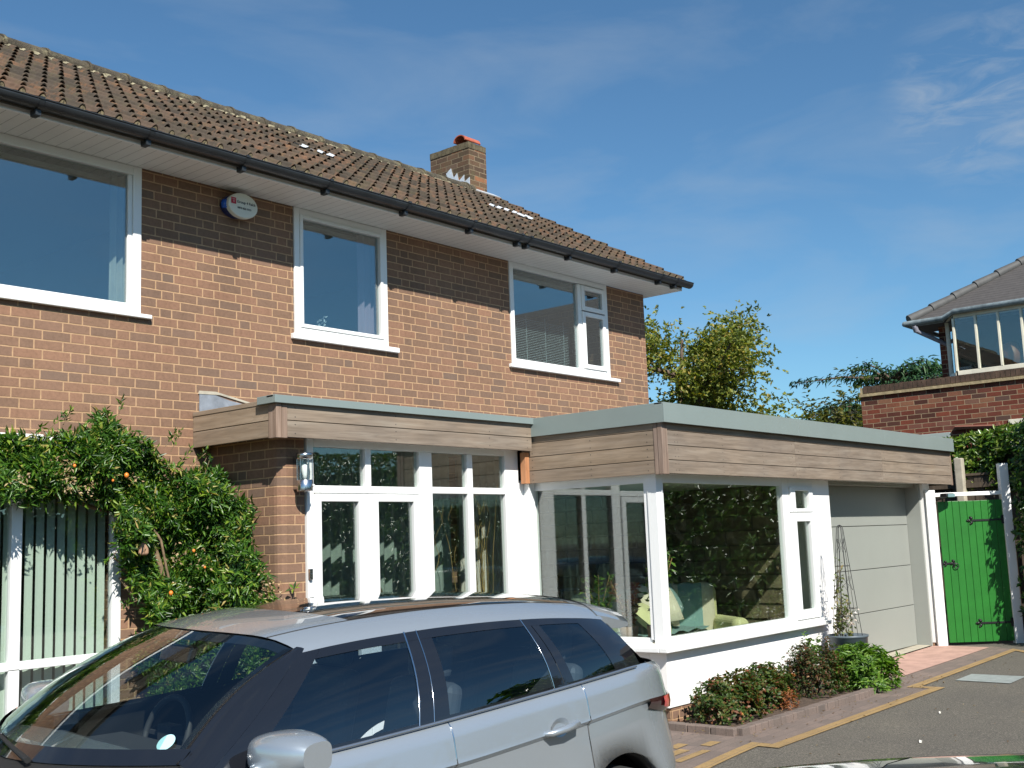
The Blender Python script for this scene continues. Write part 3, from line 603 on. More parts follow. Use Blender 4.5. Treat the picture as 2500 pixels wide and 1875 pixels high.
# porch glazing
G_ = MB()
bars([(5.872, 5.94, -1.86, .90), (8.30, 8.50, -1.86, .90), (5.94, 8.30, .828, .90),      # posts and head
      (5.94, 7.14, .455, .515), (7.30, 8.30, .46, .52), (7.14, 7.30, -1.86, .828), (6.50, 6.565, .515, .828), (7.765, 7.84, .52, .828), (7.765, 7.84, -1.2, .46)], 7.10, 7.17, G_)
bars([(7.30, 7.765, -1.86, -1.2), (7.84, 8.30, -1.86, -1.2)], 7.11, 7.16, G_)
pf = hp(G_, 'porch_frame', M_white, bevel=.006)
for (a, b_) in ((5.945, 6.508), (6.515, 7.135)):
    d = MB(); zt = .448; fw = (.062, .10) if a < 6 else (.115, .085)
    bars([(a, a+fw[0], -1.8, zt), (b_-fw[1], b_, -1.8, zt), (a+fw[0], b_-fw[1], .385, zt), (a+fw[0], b_-fw[1], -1.8, -1.4)], 7.085, 7.15, d)
    d = hp(d, 'porch_door', M_white, bevel=.006); MB().box(a+fw[0]-.01, b_-fw[1]+.01, 7.12, 7.126, -1.42, .395).build('pane', M_glass, d)
for (a, b_, c, dd) in ((5.93, 6.51, .505, .835), (6.555, 7.15, .505, .835), (7.29, 7.775, .51, .835), (7.83, 8.31, .51, .835), (7.29, 7.775, -1.21, .47), (7.83, 8.31, -1.21, .47)):
    pane(a, b_, c, dd, 7.135, pf, M_glass)
hp(MB().box(5.87, 5.90, 7.075, 7.10, -.23, -.145).box(5.883, 5.889, 7.07, 7.075, -.19, -.18), 'doorbell', M_steel, bevel=.003)
# inside the porch: side wall and back
# ---------------- extension
XE = 8.54; YE = 5.46; XEE = 15.80
J = [XE+.09, 11.12, 13.42, XEE-.03]; ZB = [.555, .678, .811, .944, 1.012]
mb = MB()
for a, b_ in zip(J, J[1:]): boards(mb, a+.002, b_-.002, YE, YE+.025, ZB)
mb.cur = 1
for x in (8.75, 8.80, 9.6, 10.4, 11.05, 11.2, 12.2, 13.35, 13.5, 14.6, 15.7):
    for z0, z1 in zip(ZB[:-1], ZB[1:-1]):
        for z in (z0+.035, z1-.03): mb.lathe((x, YE-.0005, z), [(0, -.0015), (.004, -.001), (.0045, .001)], 8, 'y')
hp(mb, 'garage_cladding', [M_cedarx, M_iron], bevel=.003)
mb = MB(); boards(mb, XE, XE+.025, YE+.09, 7.08, ZB); mb.cur = 1
for y in (5.62, 6.25, 6.95):
    for z0, z1 in zip(ZB[:-1], ZB[1:-1]):
        for z in (z0+.035, z1-.03): mb.lathe((XE-.0005, y, z), [(0, -.0015), (.005, -.001), (.0055, .001)], 8, 'x')
hp(mb, 'garage_cladding', [M_cedary, M_iron], bevel=.003)
mb = MB(); boards(mb, XEE-.025, XEE, YE+.03, 9.0, ZB); hp(mb, 'garage_cladding', M_cedary, bevel=.003)
for p_ in (MB().box(XE-.008, XE+.042, YE-.008, YE+.042, .552, 1.012), MB().box(XE+.046, XE+.088, YE-.005, YE+.03, .552, 1.012), MB().box(XE-.005, XE+.03, YE+.046, YE+.086, .552, 1.012), MB().box(XEE-.026, XEE+.004, YE-.004, YE+.028, .552, 1.012)): hp(p_, 'corner_post', M_cedarz, bevel=.003)
p_ = MB(); y_ = YE-.055; z0, z1 = 1.008, 1.186
for a, b_ in ((XE-.03, 11.12), (11.122, 13.42), (13.422, XEE+.01)): p_.box(a, b_, y_, y_+.02, z0, z1)
p_.box(XE-.03, XE-.01, y_+.02, 7.9, z0, z1); p_.box(XEE-.01, XEE+.01, y_+.02, 9.0, z0, z1); p_.box(XE-.03, XEE+.01, y_+.02, y_+.10, z1-.015, z1+.002); p_.box(XE-.01, XE+.06, y_+.10, 7.95, z1-.015, z1+.002)
hp(p_, 'garage_coping', M_coping, bevel=.002)
hp(MB().box(XE+.06, XEE-.01, y_+.10, 9.0, 1.12, 1.15), 'garage_roof', M_lead)
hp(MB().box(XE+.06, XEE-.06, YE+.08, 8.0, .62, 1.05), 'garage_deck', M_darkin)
M_sofpale = mat('pale_soffit', (.66, .67, .63), .6)
hp(MB().box(XE+.026, XEE-.026, YE+.026, 8.0, .575, .60), 'garage_soffit', M_sofpale)
# bay: corner, frames, sill, rendered wall
BX, BY = 8.62, 5.60
p_ = MB(); p_.box(BX, BX+.10, BY, BY+.10, -.93, .574); p_.box(BX+.012, BX+.085, BY+.103, BY+.145, -.90, .574)
bars([(BX+.103, BX+.145, -.90, .574), (BX+.145, 11.08, .49, .574), (BX+.145, 11.08, -.93, -.885), (11.08, 11.22, -.93, .574), (11.22, 11.80, .48, .574), (11.74, 11.80, -.93, .48), (11.22, 11.74, -.93, -.925), (11.22, 11.74, .215, .245)], BY+.02, BY+.09, p_)
# side light frame (faces left)
for (a, b_, c, d) in ((5.745, 7.08, .49, .574), (5.745, 7.08, -.93, -.885), (7.03, 7.09, -.885, .49)): p_.box(BX+.025, BX+.085, a, b_, c, d)
p_.box(8.503, BX+.09, 7.092, 7.19, -1.86, .574); p_.box(8.56, BX+.02, 7.02, 7.09, -1.86, .574)
bf = hp(p_, 'bay_frame', M_white, bevel=.006)
bars([(11.235, 11.335, .212, .478), (11.665, 11.755, .212, .478), (11.335, 11.665, .212, .25), (11.335, 11.665, .442, .478)], BY-.005, BY+.06).build('casement', M_white, bf, bevel=.006)
frame(11.235, 11.755, -.92, .205, .095, BY-.005, BY+.06).build('casement', M_white, bf, bevel=.006)
pane(BX+.14, 11.09, -.89, .495, BY+.05, bf, M_glass); pane(11.32, 11.68, .24, .45, BY+.03, bf, M_glass); pane(11.32, 11.68, -.84, .13, BY+.03, bf, M_glass)
MB().box(BX+.05, BX+.056, 5.74, 7.04, -.89, .495).build('pane', M_glass, bf)
p_ = MB(); p_.prism([(BX-.09, BY-.09, -1.01), (BX-.09, BY-.09, -.965), (BX, BY-.0, -.932), (BX+.02, BY+.02, -.932), (BX+.02, BY+.02, -1.01)], (0, 0, 0.0001)) if False else None
p_.box(BX-.07, 11.86, BY-.07, BY+.02, -1.005, -.960); p_.box(BX-.07, BX+.02, BY+.02, 7.06, -1.005, -.960); p_.box(BX-.03, 11.84, BY-.03, BY+.03, -.960, -.932); p_.box(BX-.03, BX+.03, BY+.03, 7.06, -.960, -.932)
hp(p_, 'bay_sill', M_white, bevel=.008, seg=3)
p_ = MB(); p_.box(BX+.05, 11.80, BY+.02, BY+.2, -1.49, -.99); p_.box(BX+.05, BX+.2, BY+.2, 7.08, -1.49, -.99); p_.box(11.80, 12.22, BY+.02, BY+.30, -1.62, .574); p_.box(12.0, 12.22, BY+.30, 8.0, -1.62, .574)
hp(p_, 'rendered_wall', M_render, bevel=.004)
# garage opening: right pilaster, door, inside
hp(MB().box(15.10, 15.34, 5.62, 9.0, -1.50, .574), 'garage_pier', M_render, bevel=.006)
hp(MB().box(15.10, 15.34, 5.64, 9.0, -1.62, -1.50), 'pier_base', M_brick)
hp(MB().box(15.06, 15.098, 5.66, 6.0, -1.55, .574).box(12.222, 12.26, 5.66, 6.0, -1.55, .574).box(12.26, 15.06, 5.72, 6.0, .53, .574), 'garage_door_frame', M_garage, bevel=.004)
gd = MB()
for a, b_ in ((-1.525, -1.013), (-1.005, -.493), (-.485, .037), (.045, .528)): gd.box(12.262, 15.055, 5.85, 5.89, a, b_)
gdo = hp(gd, 'garage_door', M_garage, bevel=.004); MB().box(12.262, 15.055, 5.862, 5.89, -1.54, .528).build('seal', M_iron, gdo)
# neighbour's side return and room behind bay: stone wall seen through the glass
def stonemat():
    g = NG('rough_stone'); P, (X, Y, Z) = g.pos(); M = g.math
    row = M('FLOOR', M('DIVIDE', M('ADD', Z, 10.0), .17)); off = g.white(row, 2.2)
    wid = M('ADD', .28, M('MULTIPLY', g.white(row, 5.1), .2)); uu = M('DIVIDE', M('ADD', M('ADD', X, Y), M('MULTIPLY', off, 3.0)), wid); big = M('FLOOR', uu)
    lu = M('MULTIPLY', M('SUBTRACT', uu, big), wid); lv = M('SUBTRACT', M('ADD', Z, 10.0), M('MULTIPLY', row, .17))
    mk = g.n('ShaderNodeMapRange'); mk.inputs[1].default_value = .008; mk.inputs[2].default_value = .03; g.l(M('ADD', M('MINIMUM', lu, lv), M('MULTIPLY', M('SUBTRACT', g.noise(P, 14, 3), .5), .03)), mk.inputs[0])
    c = g.ramp(g.white(big, row), [(0, (.15, .12, .065)), (1, (.27, .22, .13))]); c = g.mix(.7, c, g.ramp(g.noise(P, 20, 5), [(.3, (.6, .6, .6)), (.7, (1.15, 1.15, 1.1))]), 'MULTIPLY')
    g.l(g.mix(mk.outputs[0], (.10, .08, .05), c), g.b.inputs['Base Color']); g.b.inputs['Roughness'].default_value = .9; g.bump(M('ADD', mk.outputs[0], M('MULTIPLY', g.noise(P, 12, 5), .6)), 1, .03); return g.m
hp(MB().box(11.93, 11.99, 5.95, 11.9, -1.55, .57), 'stone_wall', stonemat())
hp(MB().box(8.75, 11.9, YW+.0, YW+.02, .57, .9).box(8.7, 11.9, 5.8, YW, .545, .57), 'sunroom_ceiling', M_ceil)

# ------------------------------------------------------------------ things inside, seen through glass
M_lime = mat('lime_cloth', (.60, .58, .30), .9, bump=.2, bscale=200, var=.06, vscale=8); M_teal = mat('teal_cloth', (.20, .31, .29), .9, var=.1, vscale=6); M_cream_c = mat('cream_cloth', (.62, .56, .42), .9, var=.08, vscale=6)
ac = empty('armchair', (10.95, 6.75, -1.55), rz=R(-38), label='pale lime armchair draped with a cream and teal throw behind the bay window', cat='armchair')
MB().box(-.42, .42, -.40, .35, .18, .42).build('seat', M_lime, ac, bevel=.05, seg=4)
MB().box(-.42, .42, .22, .45, .40, 1.0).build('backrest', M_lime, ac, bevel=.09, seg=5)
for s_ in (-1, 1): MB().box(s_*.42-.10, s_*.42+.10, -.42, .38, .15, .66).build('arm', M_lime, ac, bevel=.08, seg=5)
rows = []
for i in range(14):
    q = i/13; y = .20-.02*math.sin(q*9)
    pts = [(-.30+.7*j/12, *((.20-.02, .45+.55*(1-q*0)) if False else (0, 0))) for j in range(13)]
    rows.append([(-.34+.68*j/12+.01*math.sin(i*1.3), (.47-.30*min(1, i/4) if i < 5 else .17-.55*max(0, (i-8)/5)), (1.02 if i < 5 else max(.45, 1.0-.16*(i-4)))+.01*math.sin(j*1.7+i)) for j in range(13)])
def throwmat():
    g = NG('striped_throw'); t = g.n('ShaderNodeTexCoord'); x = g.n('ShaderNodeSeparateXYZ'); g.l(t.outputs['Object'], x.inputs[0])
    c = g.ramp(g.math('ADD', x.outputs[0], .5), [(0, (.62, .56, .42)), (.40, (.62, .56, .42)), (.42, (.20, .34, .32)), (.68, (.20, .34, .32)), (.70, (.62, .56, .42))], 'CONSTANT'); g.l(c, g.b.inputs['Base Color']); g.b.inputs['Roughness'].default_value = .9; return g.m
o = MB().grid(rows, True).build('throw', throwmat(), ac); m_ = o.modifiers.new('s', 'SOLIDIFY'); m_.thickness = .012
sf = empty('sofa', (9.9, 6.55, -1.55), rz=R(0), label='low sofa with cream covers and green throw by the bay corner', cat='sofa')
MB().box(-.75, .55, -.35, .45, .15, .60).build('seat', M_cream_c, sf, bevel=.06, seg=4); MB().box(-.75, .50, .30, .52, .50, 1.02).build('backrest', mat('sage_cloth', (.30, .33, .24), .9), sf, bevel=.08, seg=4)
o = MB(); o.grid([[(-.72+1.2*j/14, -.37+.75*i/8, .615+.015*math.sin(j*1.9+i)+.01*math.sin(i*2.7)) for j in range(15)] for i in range(9)], True).build('blanket', M_teal, sf)
for (x, y, z, rx, rz, m_, lb) in ((9.55, 6.35, -.80, 40, 20, M_lime, 'lime cushion lying nearest the bay corner on the sofa'), (9.95, 6.5, -.66, 55, -15, M_cream_c, 'cream cushion propped against the sofa back'), (10.3, 6.6, -.62, 60, 30, M_teal, 'teal cushion between the sofa back and the armchair')):
    mb = MB(); rows = []
    for i in range(11):
        row = []
        for j in range(11):
            a, b_ = i/5-1, j/5-1; h = .075*max(0, (1-a**4)*(1-b_**4))**.6; row.append((a*.23*(1-.06*b_*b_), b_*.23*(1-.06*a*a), h))
        rows.append(row)
    mb.grid(rows, True); mb.grid([[(p[0], p[1], -p[2]) for p in r_] for r_ in rows], True)
    o = mb.build('cushion', m_); o.location = (x, y, z); o.rotation_euler = (R(rx), 0, R(rz)); tag(o, lb, 'cushion')
# house plants on the inner sill
def houseplant(loc, h, n_, label, spread=.16, m=None, flower=False):
    p = empty('house_plant', loc, label=label, cat='plant')
    MB().lathe((0, 0, 0), [(0, 0), (.07, 0), (.09, .14), (.08, .14), (.07, .12), (0, .12)], 18).build('pot', mat('plant_pot', (.35, .22, .14), .6), p)
    st_m = MB(); c = []; d = []
    for k_ in range(7):
        a = random.uniform(0, 6.28); s_ = random.uniform(.3, 1)*spread; hh = h*random.uniform(.6, 1)
        pts = [(s_*math.cos(a)*q**1.4, s_*math.sin(a)*q**1.4, .12+hh*q) for q in (0, .25, .5, .75, 1)]; st_m.tube(pts, .004, 5)
        for _ in range(n_//7):
            q = random.uniform(.25, 1); b_ = Vector((s_*math.cos(a)*q**1.4, s_*math.sin(a)*q**1.4, .12+hh*q)); c.append(b_); d.append(Vector((random.gauss(0, 1), random.gauss(0, 1), random.uniform(-.6, .9))))
    st_m.build('stems', M_twig, p); leafmesh('leaves', c, d, unit(len(c)), RNG.uniform(.04, .08, len(c)), RNG.uniform(.02, .035, len(c)), m or M_bright, p)
    return p
houseplant((8.85, 5.83, -.93), .65, 220, 'tall bright green plant in the bay corner', .22)
houseplant((8.88, 6.15, -.95), .42, 260, 'russet and green leafy plant in the side window of the bay', .20, leafmat('coleus_leaf', [(0, (.16, .05, .02)), (.4, (.22, .10, .03)), (.7, (.07, .12, .02)), (1, (.14, .04, .04))]))
houseplant((8.9, 6.5, -.95), .5, 200, 'loose green plant standing farther back in the side window', .2)
# porch: curtains, twisted willow, boxes, branch
curtain(6.15, 8.2, 7.75, -1.5, .9, mat('grey_green_curtain', (.20, .25, .23), .9), 'long grey-green curtain across the back of the porch', 16, .03)
curtain(7.15, 7.95, 8.55, -1.5, .95, M_curt, 'light curtain hanging beside the side window of the bay', 8, .03, True)
def willow(loc, h, n_, label, seed):
    p = empty('willow_branches', loc, label=label, cat='branches'); rr = random.Random(seed)
    MB().lathe((0, 0, 0), [(0, 0), (.06, 0), (.08, .3), (.05, .42), (.045, .42), (.07, .3), (0, .05)], 18).build('vase', M_steel, p)
    mb = MB()
    for _ in range(n_):
        a = rr.uniform(0, 6.28); x = y = 0; z = .3; pts = []; w1, w2 = rr.uniform(5, 11), rr.uniform(0, 6); lean = rr.uniform(.02, .16)
        for i in range(22):
            q = i/21; pts.append((math.cos(a)*lean*q*1.6+.028*math.sin(w1*q*3+w2), math.sin(a)*lean*q*1.6+.028*math.cos(w1*q*2.6+w2), .3+h*q))
        mb.tube(pts, [.0055*(1-q*.75) for q in [i/21 for i in range(22)]], 5)
    mb.build('stems', M_twig, p)
willow((8.22, 7.34, -1.5), 1.75, 9, 'bundle of twisted willow branches inside the rightmost porch window', 1)
willow((7.98, 7.34, -1.5), 1.7, 7, 'twisted willow branches just right of the thin porch mullion', 2)
willow((7.5, 7.40, -1.5), 1.55, 8, 'leaning twisted willow branches inside the left fixed porch window', 3)
o = MB().tube([(6.62, 7.35, -.05), (6.75, 7.35, -.12), (6.85, 7.36, -.3), (6.98, 7.36, -.52), (7.08, 7.36, -.62), (7.1, 7.36, -1.5)], [.008, .010, .012, .013, .014, .014], 6).build('bent_branch', M_bark); tag(o, 'dark bent branch leaning behind the right-hand porch door glass', 'branch')
o = MB().box(6.22, 6.34, 7.6, 7.66, -.12, .06).build('yellow_card', mat('card', (.55, .38, .12), .7)); tag(o, 'small yellow card standing behind the left porch door glass', 'card')
o = MB().box(6.3, 6.55, 7.5, 7.62, -.75, -.5).build('dark_box', mat('maroon_box', (.09, .02, .02), .5), bevel=.01); tag(o, 'dark maroon box behind the left porch door', 'box')
o = MB().box(6.66, 6.80, 7.5, 7.58, -.70, -.45).build('cream_box', M_cream, bevel=.005); tag(o, 'cream box behind the right porch door', 'box')
for (x0, x1, z0, z1) in ((6.2, 8.2, -1.5, -.75),):
    tb = empty('side_table', (7.2, 7.58, -1.55), label='low wooden table inside the porch under the ornaments', cat='table')
    MB().box(-.95, .95, -.12, .12, .72, .76).build('top', M_floorin, tb)
    for sx in (-.9, .9):
        for sy in (-.09, .09): MB().box(sx-.02, sx+.02, sy-.02, sy+.02, 0, .72).build('leg', M_floorin, tb)

# ------------------------------------------------------------------ wall lantern
wl = empty('wall_lantern', (5.775, 7.01, .46), label='stainless steel cylinder lantern on the brick porch corner', cat='lantern')
MB().lathe((0, 0, 0), [(.0, 0), (.062, 0), (.064, .01), (.064, .085), (.058, .09), (0, .09)], 28).build('base', M_steel, wl)
MB().lathe((0, 0, 0), [(.0, .30), (.066, .30), (.068, .285), (.066, .255), (.05, .25), (0, .25)], 28).build('cap', M_steel, wl)
MB().lathe((0, 0, 0), [(.054, .09), (.054, .25)], 28).build('glass', M_clear, wl)
for a in range(6): MB().tube([(.06*math.cos(a*1.047+.3), .06*math.sin(a*1.047+.3), .088), (.06*math.cos(a*1.047+.3), .06*math.sin(a*1.047+.3), .256)], .004, 6).build('rod', M_steel, wl)
MB().lathe((0, 0, 0), [(0, .09), (.018, .09), (.02, .13), (.028, .16), (.025, .20), (0, .225)], 16).build('bulb', mat('frosted_bulb', (.8, .82, .8), .3), wl)
MB().lathe((.045, -.05, .045), [(0, -.008), (.008, -.006), (.009, .004)], 12, 'y').build('sensor', M_white, wl)
MB().box(-.03, .03, .05, .11, .02, .28).build('bracket', M_steel, wl)

# ------------------------------------------------------------------ foliage builders
def inside(poly, x, z):
    c = False; n_ = len(poly)
    for i in range(n_):
        x1, z1 = poly[i]; x2, z2 = poly[(i+1) % n_]
        if (z1 > z) != (z2 > z) and x < (x2-x1)*(z-z1)/(z2-z1)+x1: c = not c
    return c
def rosettes(cen, nrm, k_, spread):
    """k leaves fanning round each centre, mostly facing along its normal"""
    cen = np.repeat(np.asarray(cen, float), k_, 0); nrm = np.repeat(np.asarray(nrm, float), k_, 0)
    d = unit(len(cen)); d = d-nrm*(d*nrm).sum(1)[:, None]; d /= np.linalg.norm(d, axis=1)[:, None]+1e-9
    d = d+nrm*RNG.uniform(.05, spread, len(d))[:, None]+RNG.normal(size=d.shape)*.15
    return cen+RNG.normal(size=cen.shape)*.006, d, nrm+RNG.normal(size=d.shape)*.35
cp = empty('wall_creeper', (5.3, 8.0, -1.7), label='evergreen creeper with dried flower clusters trained round the ground-floor window', cat='creeper')
CI = Matrix.Translation((-5.3, -8.0, 1.7))
OUT = [(1.8, .80), (3.2, .80), (3.9, .86), (4.25, .90), (4.44, .93), (4.58, 1.08), (4.68, 1.0), (4.90, .84), (5.04, .70), (5.14, .60), (5.30, .60), (5.44, .68), (5.60, .58), (5.72, .42), (5.82, .20), (5.88, -.02), (5.95, -.3), (5.99, -.6), (5.95, -1.3), (5.0, -1.3), (4.85, -.62), (4.83, -.30), (4.74, -.08), (4.62, .12), (4.62, .34), (4.5, .42), (4.1, .45), (3.5, .46), (1.8, .44)]
c = []; nn = []
depth = lambda x, z: .36 if z > .35 else .30
tries = 0
while len(c) < 8200:
    x = random.uniform(1.8, 6.05); z = random.uniform(-1.3, 1.12); tries += 1
    if x < 3.3 and random.random() < .3: continue
    jx, jz = x+random.gauss(0, .03), z+random.gauss(0, .03)
    if x > 5.56 or not inside(OUT, jx, jz): continue
    bump = .10*math.sin(x*7.1+z*3)+.08*math.sin(z*9.3-x*4)+.05*math.sin(x*17+z*13)
    dp = (.21+bump)*random.uniform(.25, 1.0)**.5
    y = 8.0-max(.03, dp) if z > -.0 or x < 5.5 else 7.75-max(.0, dp*.8)
    if x > 5.55: y = min(y, 7.95); 
    if x > 5.60: y = min(y, 7.06-random.uniform(.0, .16)) if random.random() < .0 else 7.6-random.uniform(0, .35)
    c.append((x, y, z)); v = np.array([random.gauss(0, .5), -1.0, random.gauss(.35, .45)]); nn.append(v/np.linalg.norm(v))
YZ = [(8.0, .66), (7.75, .62), (7.55, .48), (7.40, .30), (7.27, .02), (7.12, -.28), (7.03, -.55), (7.03, -1.3), (8.0, -1.3)]
n0 = len(c)
while len(c) < n0+2600:
    y = random.uniform(6.98, 8.0); z = random.uniform(-1.3, .72)
    if not inside(YZ, y+random.gauss(0, .03), z+random.gauss(0, .03)): continue
    x = 5.60-(.20+.08*math.sin(y*8+z*5)+.05*math.sin(z*14))*random.uniform(.3, 1)
    if y < 7.10: x = random.uniform(5.42, 5.70)
    c.append((x, y, z)); v = np.array([-1+random.gauss(0, .4), -.7+random.gauss(0, .4), random.gauss(.35, .4)]); nn.append(v/np.linalg.norm(v))
a, b_, d = rosettes(c, nn, 6, .9)
o = leafmesh('foliage', a, b_, d, RNG.uniform(.035, .095, len(a)), RNG.uniform(.011, .024, len(a)), M_creeper, cp, .3); o.matrix_parent_inverse = CI
# stray shoots on the outline
c = []; dd = []; sm = MB()
for (x, z, L_, an) in ((4.60, 1.06, .12, 85), (4.52, 1.0, .10, 110), (4.15, .95, .14, 70), (4.05, .93, .16, 50), (5.00, .84, .14, 60), (5.12, .70, .16, 55), (5.2, .66, .22, 50), (5.36, .62, .16, 80), (5.3, .6, .2, 75), (5.85, .1, .12, 20), (5.98, -.3, .16, 15), (5.8, .3, .14, 30), (4.60, .05, .12, 215), (4.78, -.32, .14, 190), (4.85, -.55, .16, 200), (4.6, .3, .1, 240), (5.05, .8, .18, 70)):
    p0 = Vector((x, 7.75, z)); d0 = Vector((math.cos(R(an)), -.2, math.sin(R(an)))); pts = [p0+d0*L_*q+Vector((0, 0, -.03*q*q)) for q in (0, .5, 1)]; sm.tube(pts, .003, 5)
    for q in (.3, .5, .7, .85, 1):
        for _ in range(3): c.append(p0+d0*L_*q); dd.append(d0+Vector((random.gauss(0, .8), random.gauss(0, .5), random.gauss(0, .8))))
o = leafmesh('shoot_leaves', c, dd, unit(len(c)), RNG.uniform(.03, .06, len(c)), .014, M_creeper, cp); o.matrix_parent_inverse = CI
for pts, r_ in (([(4.72, 7.93, .40), (4.85, 7.92, .25), (5.0, 7.88, .05), (5.06, 7.86, -.15), (5.1, 7.88, -.4), (5.15, 7.85, -1.66)], .022), ([(4.9, 7.9, .35), (5.0, 7.80, .12), (5.05, 7.80, -.1), (5.12, 7.82, -.3)], .010), ([(4.62, 7.95, .35), (3.9, 7.93, .55), (3.2, 7.93, .6), (1.9, 7.95, .6)], .015), ([(4.66, 7.9, .0), (4.76, 7.88, -.08), (4.85, 7.86, -.22), (4.95, 7.84, -.36)], .009), ([(4.72, 7.92, -.15), (4.8, 7.85, -.3), (4.98, 7.8, -.42)], .010)):
    sm.tube(pts, r_, 7)
o = sm.build('stem', mat('woody_stem', (.19, .13, .075), .9, bump=.6, bscale=60, var=.3, vscale=20), cp); o.matrix_parent_inverse = CI
c = []
for (x, z, n_, s_) in ((4.12, .62, 34, .05), (4.15, .52, 26, .04), (4.28, .50, 24, .04), (3.78, .55, 20, .04), (4.05, .68, 16, .04), (4.62, .58, 14, .03), (5.46, -.22, 40, .05), (5.52, -.3, 30, .05), (5.0, .0, 30, .05), (5.25, -.05, 18, .08)):
    c = [(x+random.gauss(0, s_), (7.60 if x < 5.4 else 7.10)+random.gauss(0, .03), z+random.gauss(0, s_)) for _ in range(n_)]
    o = leafmesh('dried_flower_cluster', c, unit(len(c))+np.array([0, -.6, 0]), unit(len(c)), RNG.uniform(.015, .04, len(c)), RNG.uniform(.01, .02, len(c)), M_dry, cp); o.matrix_parent_inverse = CI
for (x, z, r_) in ((4.96, -.28, .017), (4.58, .60, .018), (4.17, .66, .012), (5.16, .03, .012), (5.26, -.1, .010), (4.47, .56, .010)):
    o = MB().lathe((x, 7.60, z), [(0, -r_*1.2), (r_*.7, -r_*.8), (r_, 0), (r_*.7, r_*.8), (0, r_*1.2)], 12).build('fruit', M_fruit, cp); o.matrix_parent_inverse = CI
o = MB().box(4.735, 4.815, 7.66, 7.70, .01, .13).build('bird_feeder', M_terracotta, bevel=.02, seg=4); o.data.materials.clear(); o.data.materials.append(mat('buff_clay', (.40, .24, .15), .8)); tag(o, 'small buff clay pouch hanging in the creeper beside the window', 'bird feeder')

def bush(name, loc, rx, ry, h, n_, ls, ws, m, label, cat='bush', k_=4, stems=14, flowers=0, up=.4, group=None, shape=1.0):
    p = empty(name, loc, label=label, cat=cat, group=group)
    sm = MB(); tips = []
    for _ in range(stems):
        a = random.uniform(0, 6.28); q = random.uniform(.2, 1); t = Vector((rx*q*math.cos(a), ry*q*math.sin(a), h*(1-.35*q*q)*random.uniform(.75, 1.08))); tips.append(t)
        sm.tube([(t.x*.1, t.y*.1, 0), (t.x*.5, t.y*.5, t.z*.5), t], [.006, .005, .002], 5)
    sm.build('stems', M_bark, p)
    c = []
    while len(c) < n_:
        if random.random() < .35:
            t = random.choice(tips); q = random.uniform(.55, 1.08); v = t*q+Vector((random.gauss(0, .03), random.gauss(0, .03), random.gauss(0, .03)))
        else:
            a = random.uniform(0, 6.28); ph = random.uniform(0, 1)**.7; s_ = random.uniform(.55, 1)**.4
            v = Vector((rx*s_*math.cos(a)*math.sqrt(1-ph*ph*.8), ry*s_*math.sin(a)*math.sqrt(1-ph*ph*.8), h*ph*s_)); v *= 1+.13*math.sin(5*a+3*ph)+.08*math.sin(11*a-7*ph)
        if v.z < .01: v.z = random.uniform(.01, .1)
        c.append(v)
    nr = np.array([v.normalized()*.6+Vector((0, 0, up)) for v in c]); nr /= np.linalg.norm(nr, axis=1)[:, None]
    a, b_, d = rosettes(c, nr, k_, .8)
    leafmesh('leaves', a, b_, d, RNG.uniform(ls*.6, ls*1.2, len(a)), RNG.uniform(ws*.6, ws*1.2, len(a)), m, p)
    if flowers:
        for _ in range(flowers):
            t = random.choice(c); t = Vector(t)*1.03; cc = [t]*8
            leafmesh('flower', cc, unit(8)+np.array([0, 0, .5]), unit(8), .028, .026, M_petal, p)
    return p
bush('rose_bush', (9.10, 5.27, -1.63), .44, .25, .36, 1000, .045, .03, M_rose, 'reddish green rose bush at the corner of the bed nearest the silver car', flowers=5)
bush('rose_bush', (9.72, 5.32, -1.63), .42, .24, .37, 900, .045, .03, M_rose, 'rose bush with a few pale and yellow blooms, second in the bed', flowers=12)
bush('rose_bush', (10.15, 5.40, -1.62), .28, .18, .34, 450, .042, .028, M_rose, 'thin rose bush behind, next to the dark shrub', flowers=8)
bush('dark_shrub', (10.72, 5.22, -1.62), .38, .28, .48, 1200, .035, .022, M_darkshrub, 'rounded dark shrub with bronze tips in the middle of the bed', cat='shrub')
bush('green_shrub', (11.38, 5.02, -1.61), .44, .32, .38, 850, .075, .022, M_bright, 'bright green spreading shrub at the garage end of the bed', cat='shrub', k_=6)
bush('feathery_plant', (11.12, 5.42, -1.61), .18, .10, .50, 120, .05, .022, M_bright, 'thin feathery green plant against the white rendered wall', cat='plant', k_=5, stems=9)
bush('dry_plant', (9.80, 5.05, -1.62), .14, .07, .15, 90, .04, .012, leafmat('russet_leaf', [(0, (.25, .08, .03)), (1, (.35, .15, .06))]), 'small russet dried plant at the kerb of the bed', cat='plant')

c = []
for _ in range(240):
    x = random.uniform(8.3, 12.4); y = (4.95 if x > 8.6 else 5.3)-abs(random.gauss(0, .28))+(.25 if random.random() < .4 else 0); c.append((x, y, gz(x)+.014+(.03 if y > 4.95 else 0)))
for _ in range(70): x = random.uniform(7.5, 15); c.append((x, random.uniform(2.5, 4.9), gz(x)+.012))
dd = unit(len(c)); dd[:, 2] *= .15; tag(leafmesh('leaf_litter', c, dd, np.tile([0, 0, 1.], (len(c), 1)), RNG.uniform(.012, .035, len(c)), .014, leafmat('litter_leaf', [(0, (.10, .06, .03)), (.6, (.22, .15, .07)), (1, (.35, .28, .16))])), kind='stuff')
